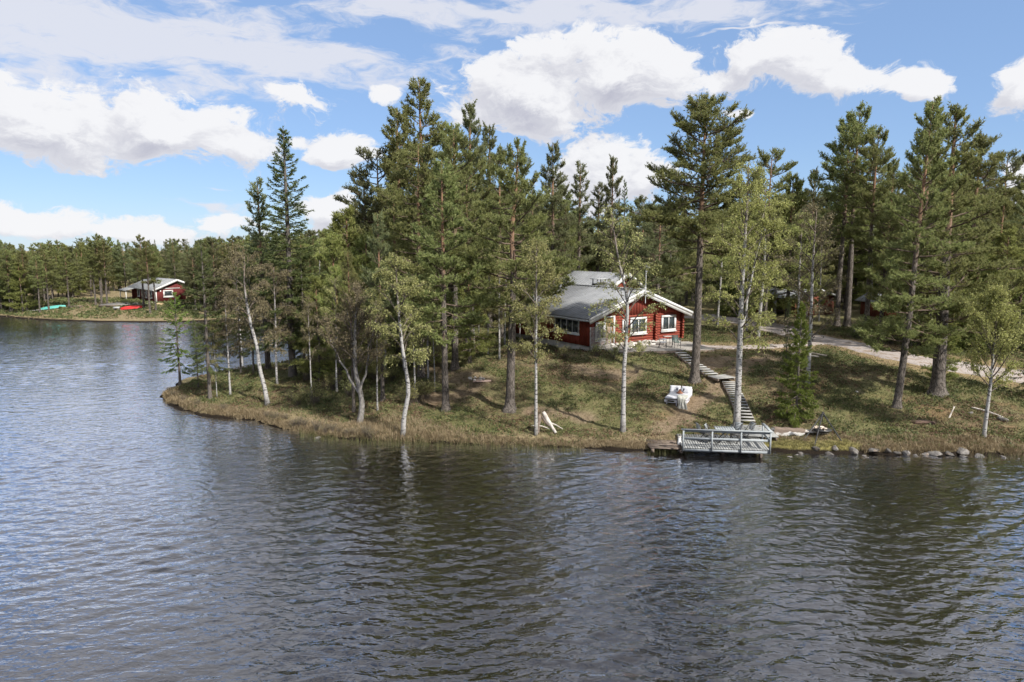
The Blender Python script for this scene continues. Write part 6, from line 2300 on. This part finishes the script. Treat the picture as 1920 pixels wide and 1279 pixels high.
# reeds standing in the shallow water
mb = MB()
pts = []
for k in range(900):
    px = rngg.choice([rngg.uniform(560, 1090), rngg.uniform(1215, 1300), rngg.uniform(1830, 1925)], p=[.78, .17, .05])
    py = np.interp(px, [p[0] for p in front_px], [p[1] for p in front_px]) + rngg.uniform(-1, 9) ** 1
    pts.append(P(px, py, 0)[:2])
pts = np.array(pts)
blades(mb, rngg, pts[:, 0], pts[:, 1], np.full(len(pts), -.08), 3, rngg.uniform(.22, .55, len(pts)), .022, .35, .1, .9)
tag(obj('reeds', mb, M['reed']), 'thin reeds standing in the shallow water', 'reeds', kind='stuff')


# ------------------------------------------------------------------ bare shrubs on the bank, low bushes
def shrub(seed, n, h, r, leafm, leafn, lsz):
    rg = np.random.default_rng(seed)
    tw, lf = MB(), MB()
    LPp = []
    for i in range(n):
        a = rg.uniform(0, 6.28); out = rg.uniform(.1, 1) * r
        L = h * rg.uniform(.6, 1.1)
        p0 = np.array([rg.normal(0, .08), rg.normal(0, .08), -.05])
        p1 = p0 + [out * math.cos(a) * .5, out * math.sin(a) * .5, L * .6]
        p2_ = p0 + [out * math.cos(a) * 1.05, out * math.sin(a) * 1.05, L]
        tw.tube([p0, p1, p2_], [.010, .007, .003], 3, cap=False)
        m = 5
        f = rg.random(m)
        st = p1 + (p2_ - p1) * f[:, None]
        en = st + unit(rg.normal(size=(m, 3)) + [0, 0, .8]) * (rg.uniform(.12, .3, m) * h)[:, None]
        twigs3(tw, st, en, .005)
        if leafn:
            g = rg.random((m, leafn, 1))
            LPp.append((st[:, None] + (en - st)[:, None] * g).reshape(-1, 3))
    out = dict(twigs=tw.mesh('shrub_twigs'))
    out['twigs'].materials.append(M['twig'] if not leafn else M['twig'])
    if leafn:
        leaves(lf, rg, np.concatenate(LPp), lsz)
        out['leaves'] = lf.mesh('shrub_leaves'); out['leaves'].materials.append(leafm)
    return out


SH = [shrub(1, 46, .85, .6, M['leaf_bare'], 1, .05), shrub(2, 40, .7, .7, M['leaf_bare'], 1, .05), shrub(3, 40, 1.2, .9, M['leaf_birch'], 5, .07), shrub(4, 30, .5, .5, M['needle_spruce'], 8, .06)]


def put_shrub(k, px, py, s, name, label, group):
    b = base_at(px, py)
    o = thing(name, label, 'shrub', (b[0], b[1], b[2]), rngg.uniform(0, 6.28), group, (s, s, s))
    for part in ('twigs', 'leaves'):
        if part in SH[k]:
            obj(part, SH[k][part], None, o)


for px in np.linspace(500, 700, 14):
    py = np.interp(px, [p[0] for p in front_px], [p[1] for p in front_px]) - rngg.uniform(2, 22)
    put_shrub(int(rngg.integers(2)), px + rngg.uniform(-6, 6), py, rngg.uniform(.45, .8), 'bare_shrub', 'bare brown shrub in the thicket left of the alder', 'bare shrubs on the left bank')
for px, py in ((325, 742), (345, 752), (318, 735), (370, 760), (420, 768)):
    put_shrub(1, px, py, .6, 'bare_shrub', 'low bare shrub at the tip of the point', 'bare shrubs at the tip')
for px in np.linspace(560, 800, 16):
    put_shrub(2, px, rngg.uniform(690, 765), rngg.uniform(.6, 1.2), 'leafy_shrub', 'low leafy birch shrub in the shade of the left wood', 'leafy shrubs in the left wood')
for px, py, lab in ((1118, 668, 'leafy shrub below the slatted screen'), (1150, 672, 'leafy shrub below the terrace edge, left one'), (1200, 668, 'leafy shrub below the terrace edge, right one'), (1060, 672, 'leafy shrub below the cabin plinth'),
                    (1195, 700, 'bare bush on the slope below the terrace'), (1560, 610, 'leafy shrub between the drive and the carport')):
    put_shrub(2 if 'leafy' in lab else 0, px, py, .75, 'leafy_shrub' if 'leafy' in lab else 'bare_shrub', lab, None)
for k in range(26):
    px = rngg.uniform(1480, 1900); py = rngg.uniform(615, 640) + (px - 1480) * .06
    b = base_at(px, py)
    if pldist(ROAD, np.array([b[0]]), np.array([b[1]]))[0] < 2.6:
        continue
    put_shrub(3, px, py, rngg.uniform(1.2, 2.2), 'dark_shrub', 'low dark green bush behind the gravel drive', 'bushes behind the drive')
